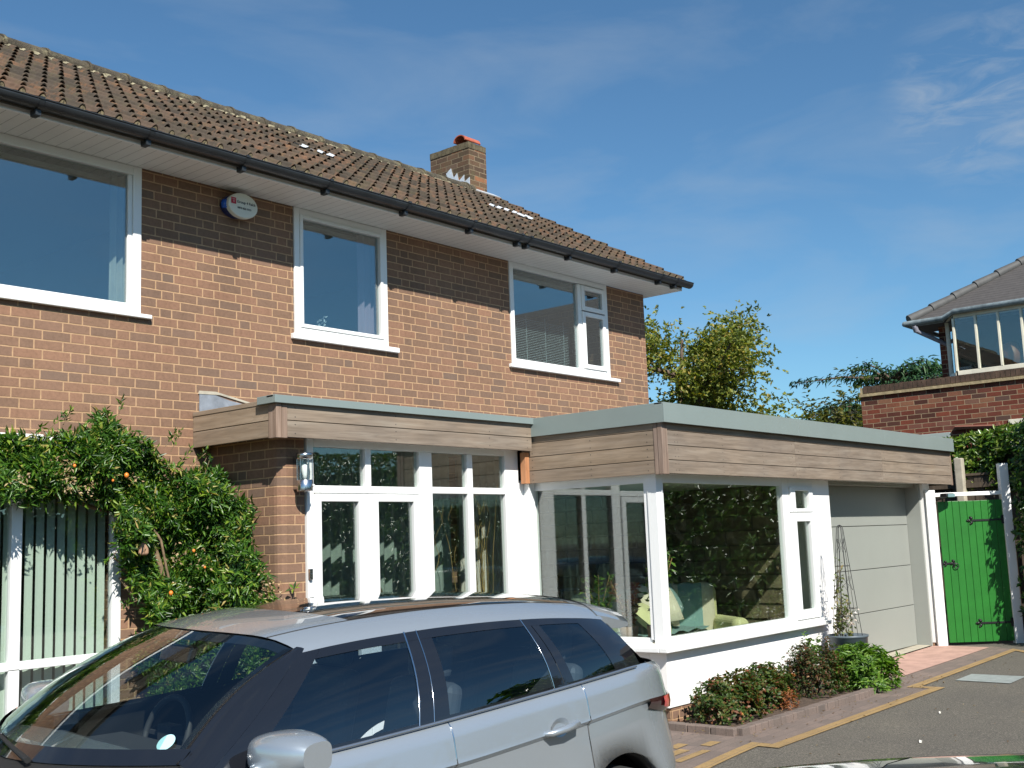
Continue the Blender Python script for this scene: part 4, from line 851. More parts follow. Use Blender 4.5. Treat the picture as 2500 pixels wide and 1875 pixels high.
# pot and obelisk
pt = empty('plant_pot', (11.72, 5.30, -1.60), label='slate grey banded round pot standing before the garage jamb', cat='pot')
MB().lathe((0, 0, 0), [(0, 0), (.15, 0), (.17, .20), (.182, .30), (.195, .305), (.205, .47), (.215, .475), (.215, .495), (.20, .495), (.19, .44), (0, .44)], 40).build('body', mat('slate_plastic', (.09, .115, .135), .45), pt)
MB().lathe((0, 0, 0), [(0, .445), (.188, .445)], 24).build('compost', M_soil, pt)
ob = empty('garden_obelisk', (11.72, 5.30, -1.16), label='tall thin wire obelisk trellis standing in the grey pot', cat='trellis')
mb = MB(); Ht = 1.18; rb, rt = .165, .035
rad = lambda q: rb+(rt-rb)*q
for k_ in range(4):
    a = math.pi/4+k_*math.pi/2; pts = [(rad(q)*math.cos(a), rad(q)*math.sin(a), Ht*q) for q in (0, .5, 1)]+[(.02*math.cos(a), .02*math.sin(a), Ht+.03), (0, 0, Ht+.038)]; mb.tube(pts, .0032, 6)
    b2 = a+math.pi/4; mb.tube([(rad(q)*.72*math.cos(b2), rad(q)*.72*math.sin(b2), Ht*q) for q in (0, .5, 1)]+[(0, 0, Ht+.036)], .0024, 6)
for q in (.28, .66):
    mb.tube([(rad(q)*math.cos(math.pi/4+k_*math.pi/2), rad(q)*math.sin(math.pi/4+k_*math.pi/2), Ht*q) for k_ in range(5)], .0035, 6)
for q0 in (.14, .44, .78):
    for k_ in range(4):
        a0 = math.pi/4+k_*math.pi/2; a1 = a0+math.pi/2; rr = rad(q0+.1)
        P0 = Vector((rr*math.cos(a0), rr*math.sin(a0), 0)); P1 = Vector((rr*math.cos(a1), rr*math.sin(a1), 0)); z = Ht*q0
        for A, B in ((P0, P1), (P1, P0)): mb.tube([A+Vector((0, 0, z)), A*.75+B*.25+Vector((0, 0, z+.05)), A*.5+B*.5+Vector((0, 0, z+.08)), A*.25+B*.75+Vector((0, 0, z+.13)), A*.3+B*.7+Vector((0, 0, z+.15))], .0018, 5)
mb.build('wire_frame', M_iron, ob)
cl = empty('climbing_plant', (11.72, 5.30, -1.16), label='young climber with pale flowers growing up the obelisk', cat='plant')
mb = MB(); c = []
for _ in range(9):
    a = random.uniform(0, 6.28); hh = random.choice((.25, .35, .45, .62, .78)); pts = []
    for i in range(7):
        q = i/6; rr = .12-.06*q; pts.append(Vector((rr*math.cos(a+q*1.6), rr*math.sin(a+q*1.6), hh*q+.01)))
    mb.tube(pts, .003, 5)
    for _ in range(26): q = random.choice(pts[1:]); c.append(q+Vector((random.gauss(0, .02), random.gauss(0, .02), random.gauss(0, .03))))
for _ in range(70): c.append(Vector((-.10+random.gauss(0, .04), -.05+random.gauss(0, .05), random.uniform(.05, .4))))
mb.build('stems', M_bark, cl); leafmesh('leaves', c, unit(len(c)), unit(len(c)), RNG.uniform(.03, .055, len(c)), .025, leafmat('clematis_leaf', [(0, (.07, .10, .03)), (.6, (.14, .18, .05)), (1, (.35, .26, .12))]), cl)
c = [(-.08+random.gauss(0, .03), -.06+random.gauss(0, .04), random.uniform(.15, .35)) for _ in range(40)]; leafmesh('flowers', c, unit(40), unit(40), .04, .03, leafmat('white_petal', [(0, (.8, .78, .74)), (1, (.85, .7, .6))]), cl)
# small white wire trellis on the wall
mb = MB(); mb.tube([(12.10, 5.612, -1.2), (12.10, 5.612, .02), (12.13, 5.612, .07), (12.16, 5.612, .02), (12.16, 5.612, -1.2)], .003, 6)
for z in (-.6, -.35, -.1): mb.tube([(12.10, 5.612, z), (12.14, 5.612, z+.1), (12.16, 5.612, z+.14)], .002, 5); mb.tube([(12.16, 5.612, z), (12.12, 5.612, z+.1), (12.10, 5.612, z+.14)], .002, 5)
tag(mb.build('wall_trellis', M_white), 'thin white wire trellis fixed on the white pier behind the obelisk', 'trellis')

# ------------------------------------------------------------------ gate
GA_ = Vector((15.20, 5.48, -1.535)); GB = Vector((15.72, 4.82, -1.535)); gd_ = (GB-GA_); gw = gd_.length; gang = math.atan2(gd_.y, gd_.x)
gt = empty('garden_gate', GA_, gang, label='bright green boarded gate with black iron hinges beside the garage', cat='gate')
n_ = 9; bw = gw/n_; mb = MB()
for i in range(n_): mb.box(i*bw+.002, (i+1)*bw-.002, -.012, .012, .03, 1.86+.002*math.sin(i))
mb.build('boards', M_gate, gt, bevel=.003)
for z in (.25, .9, 1.6): MB().box(.03, gw-.03, .013, .045, z, z+.1).build('ledge', M_gate, gt)
def fleur(mb, x, z, s_):
    for (dx, dz, r_) in ((-.05, 0, .02), (-.02, .03, .018), (-.02, -.03, .018), (-.075, 0, .012), (-.035, .045, .011), (-.035, -.045, .011)): mb.lathe((x+dx*s_, -.02, z+dz*s_), [(0, -.008), (r_*s_, -.005), (r_*s_, .006)], 10, 'y')
for z in (1.60, .27):
    mb = MB(); mb.box(gw-.42, gw-.005, -.022, -.013, z-.012, z+.012); mb.box(gw-.03, gw+.02, -.03, -.012, z-.055, z+.055); fleur(mb, gw-.40, z, 1.0); mb.build('hinge', M_iron, gt)
mb = MB(); mb.box(-.02, .16, -.024, -.013, 1.04, 1.062); fleur(mb, .16, 1.05, .9); fleur(mb, .05, 1.05, .7); mb.tube([(.165+.032*math.cos(t), -.035, 1.015+.032*math.sin(t)) for t in [i*math.pi/8 for i in range(17)]], .006, 8, False); mb.box(-.05, .0, -.03, -.013, 1.0, 1.1); mb.build('ring_latch', M_iron, gt)
gp = empty('gate_frame', (15.2, 5.5, -1.54), gang, label='white painted timber frame around the green gate', cat='gate frame')
MB().box(-.14, -.015, -.05, .05, 0, 2.02).build('post', M_white, gp, bevel=.004); MB().box(gw+.015, gw+.13, -.05, .05, 0, 2.34).build('post', M_white, gp, bevel=.004); MB().box(-.015, gw+.015, -.045, .045, 1.93, 1.98).build('lintel', M_white, gp, bevel=.004)
sl_ = empty('security_light', (15.18, 5.36, .40), R(-20), label='small black and glass floodlight above the gate corner', cat='light')
MB().box(-.09, .07, -.10, .02, -.03, .03).build('housing', M_iron, sl_, bevel=.02, seg=3); MB().box(-.075, .055, -.112, -.102, -.022, .022).build('lens', mat('floodlight_lens', (.25, .4, .42), .1, metal=.3), sl_); MB().tube([(0, .02, -.02), (-.03, .2, -.06)], .018, 8).build('arm', M_iron, sl_)
# fence behind gate
fn = empty('wooden_fence', (17.2, 6.5, -1.5), label='dark brown timber fence panel beyond the green gate', cat='fence')
mb = MB()
for i in range(30): mb.box(-.01+.012*(i % 2), .012+.012*(i % 2), -2.2+i*.12, -2.2+i*.12+.125, 0, 2.22)
mb.build('panel', M_fence, fn); mb = MB()
for z in (.3, 1.2, 2.05): mb.box(-.05, -.012, -2.2, 1.35, z, z+.07)
mb.box(-.03, .04, -2.2, 1.35, 2.225, 2.26); mb.build('rail', M_fence, fn)
for y in (-1.5, -.62, .3): MB().box(-.055, -.012, y, y+.05, .02, 2.215).build('batten', M_fence, fn)
o = MB().box(-.06, .06, -.06, .06, 0, 2.52).build('concrete_post', M_conc, bevel=.015); o.location = (17.12, 5.80, -1.53); tag(o, 'pale concrete fence post behind the left end of the gate', 'post')
# brick planter at the right edge
o = MB().box(15.72, 16.0, 3.2, 4.66, -1.6, -1.2).build('planter', M_brickred, bevel=.006); tag(o, 'low red brick edging under the hedge beside the gate', 'planter')

# hedge
def hedge(name, base, top, n_, ls, ws, m, label, k_=4, seed=0):
    """leafy mass lining a polyline of (x,y,halfwidth,z0,z1)"""
    p = empty(name, (base[0][0], base[0][1], base[0][3]), label=label, cat='hedge'); PI_ = Matrix.Translation((-base[0][0], -base[0][1], -base[0][3]))
    c = []; nn_ = []; segs = [(Vector(a[:2]), Vector(b_[:2]), a, b_) for a, b_ in zip(base, base[1:])]; ls_ = [(s_[1]-s_[0]).length for s_ in segs]; tot = sum(ls_)
    for _ in range(n_):
        s_ = segs[RNG.choice(len(segs), p=[q/tot for q in ls_])]; q = random.random(); ctr = s_[0].lerp(s_[1], q); d = (s_[1]-s_[0]).normalized(); nr = Vector((d.y, -d.x))
        w_ = s_[2][2]+(s_[3][2]-s_[2][2])*q; z0 = s_[2][3]; z1 = s_[2][4]+(s_[3][4]-s_[2][4])*q; an = random.uniform(-.25, math.pi+.25)
        bu = 1+.10*math.sin(ctr.y*3.1+an*2)+.08*math.sin(ctr.y*7.3+an*5)+.06*math.sin(ctr.x*9+an*9); sc = random.uniform(.72, 1.04)*bu
        off = math.cos(an)*w_*sc; zz = z0+max(.02, (z1-z0)*(.5+.5*math.sin(an)**.8 if math.sin(an) > 0 else random.uniform(.0, .5)))*1.0
        if random.random() < .65: zz = random.uniform(z0, z1); off = random.choice((-1, 1))*w_*sc*(1-.25*((zz-z0)/(z1-z0))**4)
        c.append((ctr.x+nr.x*off, ctr.y+nr.y*off, zz*1+.0)); v = Vector((nr.x*off, nr.y*off, .5*w_)); nn_.append(v.normalized())
    a, b_, d = rosettes(c, nn_, k_, .8); o_ = leafmesh('foliage', a, b_, d, RNG.uniform(ls*.6, ls*1.1, len(a)), RNG.uniform(ws*.7, ws*1.1, len(a)), m, p, .2); o_.matrix_parent_inverse = PI_
    mb_ = MB()
    for s_ in segs:
        n2 = max(2, int((s_[1]-s_[0]).length/.8))
        for i in range(n2):
            q = s_[0].lerp(s_[1], (i+.5)/n2); h = s_[2][4]-.35; mb_.tube([(q.x, q.y, s_[2][3]-.2), (q.x+.08, q.y, (s_[2][3]+h)/2), (q.x-.1, q.y+.1, h)], [.04, .03, .01], 6)
    o_ = mb_.build('stems', M_bark, p); o_.matrix_parent_inverse = PI_
    # dark twiggy core so that the mass is not see-through
    mb_ = MB()
    for s_ in segs:
        d = (s_[1]-s_[0]); ln = d.length/2; d = d.normalized(); cc = (s_[0]+s_[1])/2; w_ = min(s_[2][2], s_[3][2])*.55
        mb_.obox((cc.x, cc.y, (s_[2][3]+s_[2][4])/2-.1), (d.x*ln, d.y*ln, 0), (-d.y*w_, d.x*w_, 0), (0, 0, (s_[2][4]-s_[2][3])/2-.2))
    o_ = mb_.build('inner_twigs', mat('dark_twigs', (.018, .022, .012), 1), p); o_.matrix_parent_inverse = PI_
    return p
hedge('laurel_hedge', [(15.82, 4.48, .26, -1.55, 1.2), (15.36, 3.75, .44, -1.55, 1.5), (15.4, 1.5, .6, -1.55, 1.5), (16.6, -3, .7, -1.55, 1.9), (16.8, -7, .8, -1.55, 2.2)], 0, 7500, .13, .045, M_laurel, 'glossy laurel hedge along the right edge beside the gate', 5)
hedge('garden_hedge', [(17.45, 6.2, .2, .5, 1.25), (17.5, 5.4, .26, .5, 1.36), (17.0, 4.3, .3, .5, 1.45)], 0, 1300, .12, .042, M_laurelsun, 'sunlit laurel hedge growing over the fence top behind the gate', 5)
hedge('street_hedge', [(-14, -11.5, 1.0, -1.8, 1.2), (-2, -12, 1.1, -1.8, 1.0), (8, -12, 1.1, -1.8, 1.3), (18, -10.5, 1.1, -1.8, 1.8)], 0, 5200, .30, .13, M_laurel, 'long dark boundary hedge across the street from the house', 4)

# ------------------------------------------------------------------ trees
def tree(name, loc, h, crown_z, rad_, n_, ls, ws, m, label, seed, sq=1.0, limbs=16, k_=4, cl=.35, bias=0):
    rr = random.Random(seed); p = empty(name, loc, label=label, cat='tree')
    mb = MB(); tips = []
    mb.tube([(0, 0, 0), (.05*h*.1, 0, h*.25), (-.02*h, .02*h, h*.5), (.01*h, 0, h*.9)], [h*.028, h*.022, h*.016, h*.004], 10)
    for i in range(limbs):
        z0 = rr.uniform(crown_z*.8, h*.8); a = rr.uniform(0, 6.28); q = (z0-crown_z*.8)/(h-crown_z*.8+1e-6); L_ = rad_*(1-.55*q)*rr.uniform(.6, 1.12); rise = rr.uniform(.2, .9)*L_
        b0 = Vector((0, 0, z0)); b2 = b0+Vector((L_*math.cos(a)*sq, L_*math.sin(a)*sq, min(rise, h*1.02-z0))); b1 = (b0+b2)/2+Vector((0, 0, -.05*L_))
        mb.tube([b0, b1, b2], [h*.010, h*.007, h*.002], 6); tips += [b1.lerp(b2, .3), b1.lerp(b2, .7), b2, b2]
        for _ in range(3):
            s0 = b0.lerp(b2, rr.uniform(.4, .95)); v = Vector((rr.gauss(0, 1), rr.gauss(0, 1), rr.uniform(-.1, 1.1))).normalized()*L_*rr.uniform(.2, .5); e = s0+v; mb.tube([s0, (s0+e)/2+Vector((0, 0, .02*L_)), e], [h*.004, h*.003, h*.001], 5); tips += [e, s0.lerp(e, .6)]
    mb.build('trunk', M_bark, p)
    c = []
    for _ in range(n_):
        t = rr.choice(tips); c.append(t+Vector([max(-1.6, min(1.6, rr.gauss(0, 1)))*cl*q_ for q_ in (1, 1, .8)])*rad_*.30)
    nr = unit(len(c))*.6+np.array([0, 0, .6]); a, b_, d = rosettes(c, nr/np.linalg.norm(nr, axis=1)[:, None], k_, .7)
    leafmesh('crown', a, b_, d, RNG.uniform(ls*.6, ls*1.2, len(a)), RNG.uniform(ws*.7, ws*1.2, len(a)), m, p)
    return p
tree('apple_tree', (16.8, 10.25, -1.6), 5.55, 1.1, 2.0, 14000, .08, .042, M_apple, 'yellow-green fruit tree rising behind the house corner', 3, limbs=26, cl=.45)
tree('plum_tree', (28.2, 12.3, -1.6), 5.2, 3.2, 1.15, 2200, .12, .055, M_purple, 'purplish small-leaved tree far behind the garage roof', 8, limbs=22, cl=.5)
bush('background_shrub', (22.9, 10.2, -1.6), .95, 1.2, 4.2, 3600, .14, .06, M_green2, 'broad green shrub below the purplish tree behind the garage roof', cat='shrub', k_=4)
# flat-topped conifer behind the neighbour's wall
ce = empty('cedar_tree', (29.6, 11.6, -1.6), label='flat-topped dark conifer showing above the red brick parapet', cat='tree')
mb = MB(); mb.tube([(0, 0, 0), (0, 0, 5.6)], [.28, .10], 10); c = []; dd = []
rr = random.Random(4)
for i in range(56):
    a = rr.uniform(0, 6.28); z0 = rr.choice((4.3, 4.8, 5.3, 5.7, 5.75)); L_ = rr.uniform(1.8, 3.9)*(1.0 if z0 < 5.5 else .75); e = Vector((L_*math.cos(a), L_*math.sin(a), z0+rr.uniform(.0, .25)-.08*L_)); b0 = Vector((0, 0, z0-.2)); mb.tube([b0, b0.lerp(e, .5)+Vector((0, 0, .12)), e], [.05, .03, .01], 5)
    for _ in range(110):
        q = rr.uniform(.2, 1.03); s_ = b0.lerp(e, q)+Vector((0, 0, .12*math.sin(math.pi*q))); w_ = .36*(1.1-q*.75); c.append(s_+Vector((rr.gauss(0, w_), rr.gauss(0, w_), rr.gauss(.02, .04)))); dd.append(Vector((math.cos(a)+rr.gauss(0, .6), math.sin(a)+rr.gauss(0, .6), rr.uniform(-1.1, .1))))
mb.build('trunk', M_bark, ce); leafmesh('crown', c, dd, np.tile([0, 0, 1.], (len(c), 1)), RNG.uniform(.12, .28, len(c)), .05, M_cedartree, ce)
for i, (x, y, h) in enumerate(((-9, -17, 8), (2, -19, 10), (12, -16, 7.5), (22, -15, 9))):
    tree('street_tree', (x, y, -1.7), h, h*.3, h*.36, 1100, .42, .24, M_laurel, 'large street tree across the road, %s of four' % ('first', 'second', 'third', 'fourth')[i], 20+i, limbs=14, cl=.5)

# ------------------------------------------------------------------ neighbour's house
nb = empty('neighbour_house', (18, 6, -1.55), label='red brick neighbouring house with dark hipped roof and bay window', cat='house'); NI = Matrix.Translation((-18, -6, 1.55))
def npp(mb_, name, m, parent=None, **k):
    o_ = mb_.build(name, m, parent or nb, **k)
    if parent is None: o_.matrix_parent_inverse = NI
    return o_
w = MB(); w.box(17.9, 24, -2, 5.20, -1.6, 2.15) if False else None
w.box(17.9, 18.2, 5.26, 7.55, -1.6, 2.15); w.box(17.9, 18.2, -3, 5.26, 1.55, 2.15); w.box(17.9, 18.2, -3, 5.26, -1.6, .6); w.box(17.9, 18.2, -3, 4.4, .6, 1.55); w.box(18.2, 24, 7.25, 7.55, -1.6, 2.15)
npp(w, 'garage_wall', M_brickred)
mb = MB(); y = -3.0
while y < 7.5: mb.box(17.875, 18.12, y, y+.065, 2.205, 2.315+random.uniform(-.004, .004)); y += .075
npp(mb, 'soldier_coping', mat('dark_coping_brick', (.075, .045, .03), .9, bump=.5, bscale=40, var=.5, vscale=7)); npp(MB().box(17.885, 18.11, -3, 7.55, 2.2, 2.30), 'coping_mortar', M_mortar)
npp(MB().box(17.86, 18.12, -3, 7.56, 2.15, 2.195), 'tile_creasing', M_mortar); npp(MB().box(18.1, 24, -3, 7.3, 2.0, 2.05), 'flat_roof', M_lead)
npp(MB().box(18.5, 24, -3, 6.40, 2.0, 3.25), 'upper_wall', M_brickred)
# windows low in the wall
wf = npp(MB().box(17.885, 17.96, 5.20, 5.27, .9, 1.56).box(17.885, 17.96, 4.4, 5.20, 1.49, 1.56), 'window', M_cream, bevel=.004); MB().box(17.93, 17.94, 4.4, 5.20, .6, 1.49).build('pane', M_glass, wf)
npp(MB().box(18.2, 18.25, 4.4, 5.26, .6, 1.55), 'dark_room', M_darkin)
wf = npp(MB().box(17.88, 17.95, 6.15, 6.75, 1.33, 1.45).box(17.88, 17.95, 6.15, 6.22, .8, 1.33), 'window', mat('grey_frame', (.33, .38, .36), .6), bevel=.004); MB().box(17.885, 17.895, 6.22, 6.75, .8, 1.33).build('pane', M_glass, wf)
npp(MB().obox((17.86, 5.72, 1.49), (.03, 0, .012), (0, .34, .02), (-.01, 0, .02)).box(17.84, 17.9, 5.40, 5.44, .6, 1.53), 'tile_hood', mat('old_tile', (.17, .065, .045), .85, var=.2, vscale=8))
# upper bay
bx, by0, by1 = 17.98, 3.6, 5.98
bb_ = MB(); bb_.box(bx, bx+.05, by0, by1, 2.33, 2.40); bb_.box(bx, bx+.05, by0, by1, 3.24, 3.30)
for y in (5.97, 5.63, 5.29, 4.95, 4.61, 4.27, 3.93, 3.6): bb_.box(bx-.003, bx+.05, y-.0, y+.035, 2.40, 3.24)
bb_.prism([(bx, by1+.03, 2.33), (bx+.04, by1+.03, 2.33), (bx+.34, by1+.20, 2.33), (bx+.32, by1+.235, 2.33)], (0, 0, .06)); bb_.prism([(bx, by1+.03, 3.25), (bx+.04, by1+.03, 3.25), (bx+.34, by1+.20, 3.25), (bx+.32, by1+.235, 3.25)], (0, 0, .05)); bb_.obox((bx+.35, by1+.225, 2.79), (.02, 0, 0), (0, .022, 0), (0, 0, .46))
bw_ = npp(bb_, 'bay_window', M_cream, bevel=.004)
MB().box(bx+.02, bx+.026, by0, by1, 2.4, 3.25).prism([(bx+.02, by1+.04, 2.38), (bx+.026, by1+.04, 2.38), (bx+.34, by1+.21, 2.38), (bx+.334, by1+.214, 2.38)], (0, 0, .88)).build('pane', M_glass, bw_)
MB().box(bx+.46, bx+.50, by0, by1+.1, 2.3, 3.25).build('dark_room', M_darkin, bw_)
MB().lathe((bx+.3, 5.25, 2.4), [(0, 0), (.14, 0), (.15, .2), (.10, .36), (0, .4)], 16).build('wooden_chair_back', mat('brown_wood', (.20, .08, .03), .5), bw_)
MB().obox((18.25, 4.75, 3.275), (.24, 0, 0), (0, 1.2, 0), (0, 0, .02)).build('head_board', M_cream, bw_)
def slatemat():
    g = NG('grey_slate'); P, (X, Y, Z) = g.pos(); a = g.math('FRACT', g.math('DIVIDE', Z, .052)); m_ = g.n('ShaderNodeMapRange'); m_.inputs[2].default_value = .14; g.l(a, m_.inputs[0])
    c = g.mix(m_.outputs[0], (.02, .02, .02), (.075, .068, .064)); c = g.mix(.5, c, g.ramp(g.noise(P, 12, 5), [(.3, (.7, .7, .7)), (.7, (1.2, 1.2, 1.2))]), 'MULTIPLY'); g.l(c, g.b.inputs['Base Color']); g.b.inputs['Roughness'].default_value = .7; g.bump(m_.outputs[0], .6, .01); return g.m
ex, ey0, ez = 18.10, 6.72, 3.32; pitch = .66
hip = [(ex, ey0, ez), (ex+3.6, ey0-3.6, ez+3.6*pitch)]
rfm = MB(); rfm.add([(ex, ey0, ez), (ex, -3.0, ez), (ex+3.6, -3.0, ez+3.6*pitch), (ex+3.6, ey0-3.6, ez+3.6*pitch), (ex+7.2, ey0, ez), (ex+7.2, -3, ez)], [(0, 1, 2, 3), (0, 3, 4), (3, 2, 5, 4), (0, 4, 5, 1)])
nr_ = npp(rfm, 'roof', slatemat(), recalc=True)
mb = MB(); A, B = Vector(hip[0]), Vector(hip[1]); n_ = 13
for i in range(n_):
    a, b_ = A.lerp(B, i/n_), A.lerp(B, (i+1.06)/n_); mb.tube([a+Vector((0, 0, .02)), b_+Vector((0, 0, .008))], [.085, .07], 10)
mb.build('hip_tiles', mat('hip_tile', (.075, .075, .073), .7, var=.2, vscale=8), nr_)
gm = mat('old_grey_gutter', (.20, .24, .25), .5, var=.4, vscale=10)
mb = MB(); mb.tube([(ex-.05, ey0+.06, ez-.045), (ex-.05, 6.16, ez-.045), (ex-.20, 5.93, ez+.01), (ex-.20, -3, ez+.01)], .045, 10); mb.tube([(ex-.05, ey0+.06, ez-.045), (ex+5, ey0+.06, ez-.045)], .045, 8); mb.build('gutter', gm, nr_)
mb = MB(); mb.box(ex-.02, ex+.0, 6.16, ey0, ez-.10, ez-.01); mb.prism([(ex-.02, 6.16, ez-.05), (ex-.16, 5.93, ez-.02), (ex-.14, 5.93, ez-.02), (ex, 6.16, ez-.05)], (0, 0, .07)); mb.box(ex-.16, ex-.14, -3, 5.93, ez-.02, ez+.05); mb.build('fascia', gm, nr_)
MB().prism([(ex-.01, ey0, ez-.10), (ex+.62, ey0, ez-.12), (ex+.62, -3, ez-.12), (ex-.13, -3, ez-.02), (ex-.13, 5.93, ez-.02), (ex-.01, 6.16, ez-.05)], (0, 0, .02)).build('soffit', mat('dark_soffit', (.10, .10, .10), .8), nr_)
mb = MB(); mb.tube([(18.03, 6.62, 3.22), (18.06, 6.60, 3.14), (18.50, 6.28, 2.92), (18.54, 6.27, 2.86), (18.54, 6.27, 2.1)], .035, 10); mb.tube([(18.04, 6.61, 3.2), (18.07, 6.60, 3.13)], .045, 10); mb.build('downpipe', mat('grey_downpipe', (.22, .22, .26), .5), nr_)
#CARS#
# ------------------------------------------------------------------ cars
def paint(name, col, metal=.75, rough=.28):
    g = NG(name); P, _ = g.pos(); t = g.n('ShaderNodeTexCoord'); n_ = g.noise(t.outputs['Object'], 900, 2)
    g.l(g.mix(.35, col, g.ramp(n_, [(.3, (.75, .75, .75)), (.7, (1.2, 1.2, 1.2))]), 'MULTIPLY'), g.b.inputs['Base Color']); g.b.inputs['Metallic'].default_value = metal; g.b.inputs['Roughness'].default_value = rough; g.b.inputs['Coat Weight'].default_value = 1; g.b.inputs['Coat Roughness'].default_value = .02; return g.m
M_paintS = paint('silver_blue_paint', (.44, .49, .53), .62, .27); M_paintD = paint('dark_blue_paint', (.010, .012, .022), .3, .2)
M_gloss = mat('gloss_black', (.010, .011, .014), .06, coat=1); M_rubber = mat('black_rubber', (.015, .015, .015), .6); M_tyre = mat('tyre_rubber', (.02, .02, .02), .8, bump=.3, bscale=80)
M_roofglass = mat('roof_glass', (.012, .010, .010), .02, coat=1, spec=1.0); M_seat = mat('seat_leather', (.10, .10, .105), .55, bump=.1, bscale=120); M_cabin = mat('cabin_trim', (.035, .036, .04), .7); M_cabinpale = mat('pale_headlining', (.40, .38, .34), .9)
M_chrome = mat('chrome', (.75, .75, .76), .08, metal=1); M_red = mat('red_lens', (.75, .02, .025), .12, coat=1); M_amber = mat('amber_lens', (.9, .3, .03), .12, coat=1); M_smoke = mat('smoked_lens', (.03, .008, .01), .08, coat=1)
def interp(tab, x):
    if x <= tab[0][0]: return tab[0][1]
    for (a, b_), (c, d) in zip(tab, tab[1:]):
        if x <= c:
            q = (x-a)/(c-a); return b_+(d-b_)*q
    return tab[-1][1]
def smooth(tab, x, w_=.12): return sum(interp(tab, x+w_*k_) for k_ in (-1, -.5, 0, .5, 1))/5
def make_car(name, loc, rz, label, group_mats, sc=(1, 1, 1), pano=True):
    MP = group_mats
    car = empty(name, loc, rz, label, 'car'); car.scale = sc; car.rotation_euler = (R(1.8) if pano else 0, 0, rz)
    # plan of the waistline, from the front centre round the near side to the rear centre: (X, Y)
    plan = [(-.84, 0), (-.82, -.35), (-.74, -.60), (-.55, -.75), (-.2, -.83), (.2, -.855), (.5, -.87), (.92, -.88), (1.44, -.885), (2.0, -.875), (2.34, -.865), (2.75, -.83), (2.95, -.80), (3.12, -.75), (3.26, -.66), (3.36, -.48), (3.42, -.25), (3.44, 0)]
    import bisect
    L_ = [0]
    for a, b_ in zip(plan, plan[1:]): L_.append(L_[-1]+math.dist(a, b_))
    def at(s_):
        i = min(max(bisect.bisect_right(L_, s_)-1, 0), len(plan)-2); q = (s_-L_[i])/(L_[i+1]-L_[i]); p0 = plan[max(i-1, 0)]; p1 = plan[i]; p2 = plan[i+1]; p3 = plan[min(i+2, len(plan)-1)]
        return tuple(.5*(2*p1[k_]+(p2[k_]-p0[k_])*q+(2*p0[k_]-5*p1[k_]+4*p2[k_]-p3[k_])*q*q+(3*p1[k_]-p0[k_]-3*p2[k_]+p3[k_])*q**3) for k_ in (0, 1))
    belt = [(-.84, .80), (-.5, .90), (0, 1.00), (.3, 1.045), (.92, 1.07), (1.44, 1.10), (2.34, 1.155), (2.93, 1.185), (3.44, 1.16)]
    zb = lambda x: smooth(belt, x)
    crease = [(-.84, .70), (0, .86), (.6, .88), (1.61, .925), (2.9, 1.01), (3.44, .98)]
    def station(s_):
        x, y = at(s_); x2, y2 = at(min(s_+.01, L_[-1])); x1, y1 = at(max(s_-.01, 0)); t = Vector((x2-x1, y2-y1)).normalized(); n_ = Vector((t.y, -t.x))
        if n_.y > 0 and abs(y) > .1: n_ = -n_
        if abs(y) <= .1: n_ = Vector((-1 if x < 0 else 1, 0))
        z0 = zb(x); zc = smooth(crease, x); rows = []
        arch = 0
        for xc in (0, 2.66):
            if abs(x-xc) < .43 and y < -.5: arch = max(arch, .36+math.sqrt(.43**2-(x-xc)**2))
        prof = [(z0+.004, -.02), (z0-.008, .002), (z0-.03, .022), (z0-.07, .036), (zc+.035, .052), (zc+.012, .060), (zc-.012, .038), (zc-.07, .044), (.74, .054), (.62, .052), (.50, .046), (.40, .034), (.30, .03), (.24, .0)]
        end = max(0, 1-abs(y)/.6); rear = max(0, min(1, (x-2.9)/.4)); front = max(0, min(1, (-x-.4)/.4))
        out_ = []
        for z, o_ in prof:
            bul = o_+rear*.055*math.exp(-((z-.62)/.18)**2)+front*.05*math.exp(-((z-.5)/.2)**2)
            flare = 0
            for xc in (0, 2.66):
                d = abs(x-xc)
                if y < -.5 and d < .62 and z < 1.0: flare = max(flare, .028*max(0, 1-abs(math.hypot(d, z-.36)-.46)/.16))
            zz = max(z, arch) if arch else z
            out_.append((x+n_.x*(bul+flare), y+n_.y*(bul+flare), zz))
        return out_
    seams = {}
    NS = 150; ss = [L_[-1]*i/NS for i in range(NS+1)]
    def s_at_x(X_):
        lo, hi = L_[3], L_[-4]
        for _ in range(40):
            m_ = (lo+hi)/2
            if at(m_)[0] < X_: lo = m_
            else: hi = m_
        return lo
    cuts = [s_at_x(x) for x in (.40, 1.50, 2.40)]
    segs = [(0, cuts[0]-.003, 'body'), (cuts[0]+.003, cuts[1]-.003, 'front_door'), (cuts[1]+.003, cuts[2]-.003, 'rear_door'), (cuts[2]+.003, L_[-1], 'body')]
    bodym = MB(); doors = []
    for a, b_, nm in segs:
        st_ = [a]+[q for q in ss if a+.01 < q < b_-.01]+[b_]; rows = [station(q) for q in st_]
        for sgn in (1, -1):
            rr_ = [[(p[0], p[1]*sgn, p[2]) for p in r_] for r_ in rows]
            cut3 = [[r_[0:6] for r_ in rr_], [r_[5:7] for r_ in rr_], [r_[6:] for r_ in rr_]]
            if nm == 'body': [bodym.grid(c3, True) for c3 in cut3]
            else: doors.append((nm, cut3, sgn))
    body = bodym.build('body', MP, car)
    # thin dark inner skin so that nothing shows through the seams
    ib = MB()
    for sgn in (1, -1): ib.grid([[(p[0]*.985+.02, p[1]*.965*sgn, p[2]-.004) for p in station(q)] for q in ss], True)
    ib.build('inner_skin', M_rubber, car)
    dmap = {}
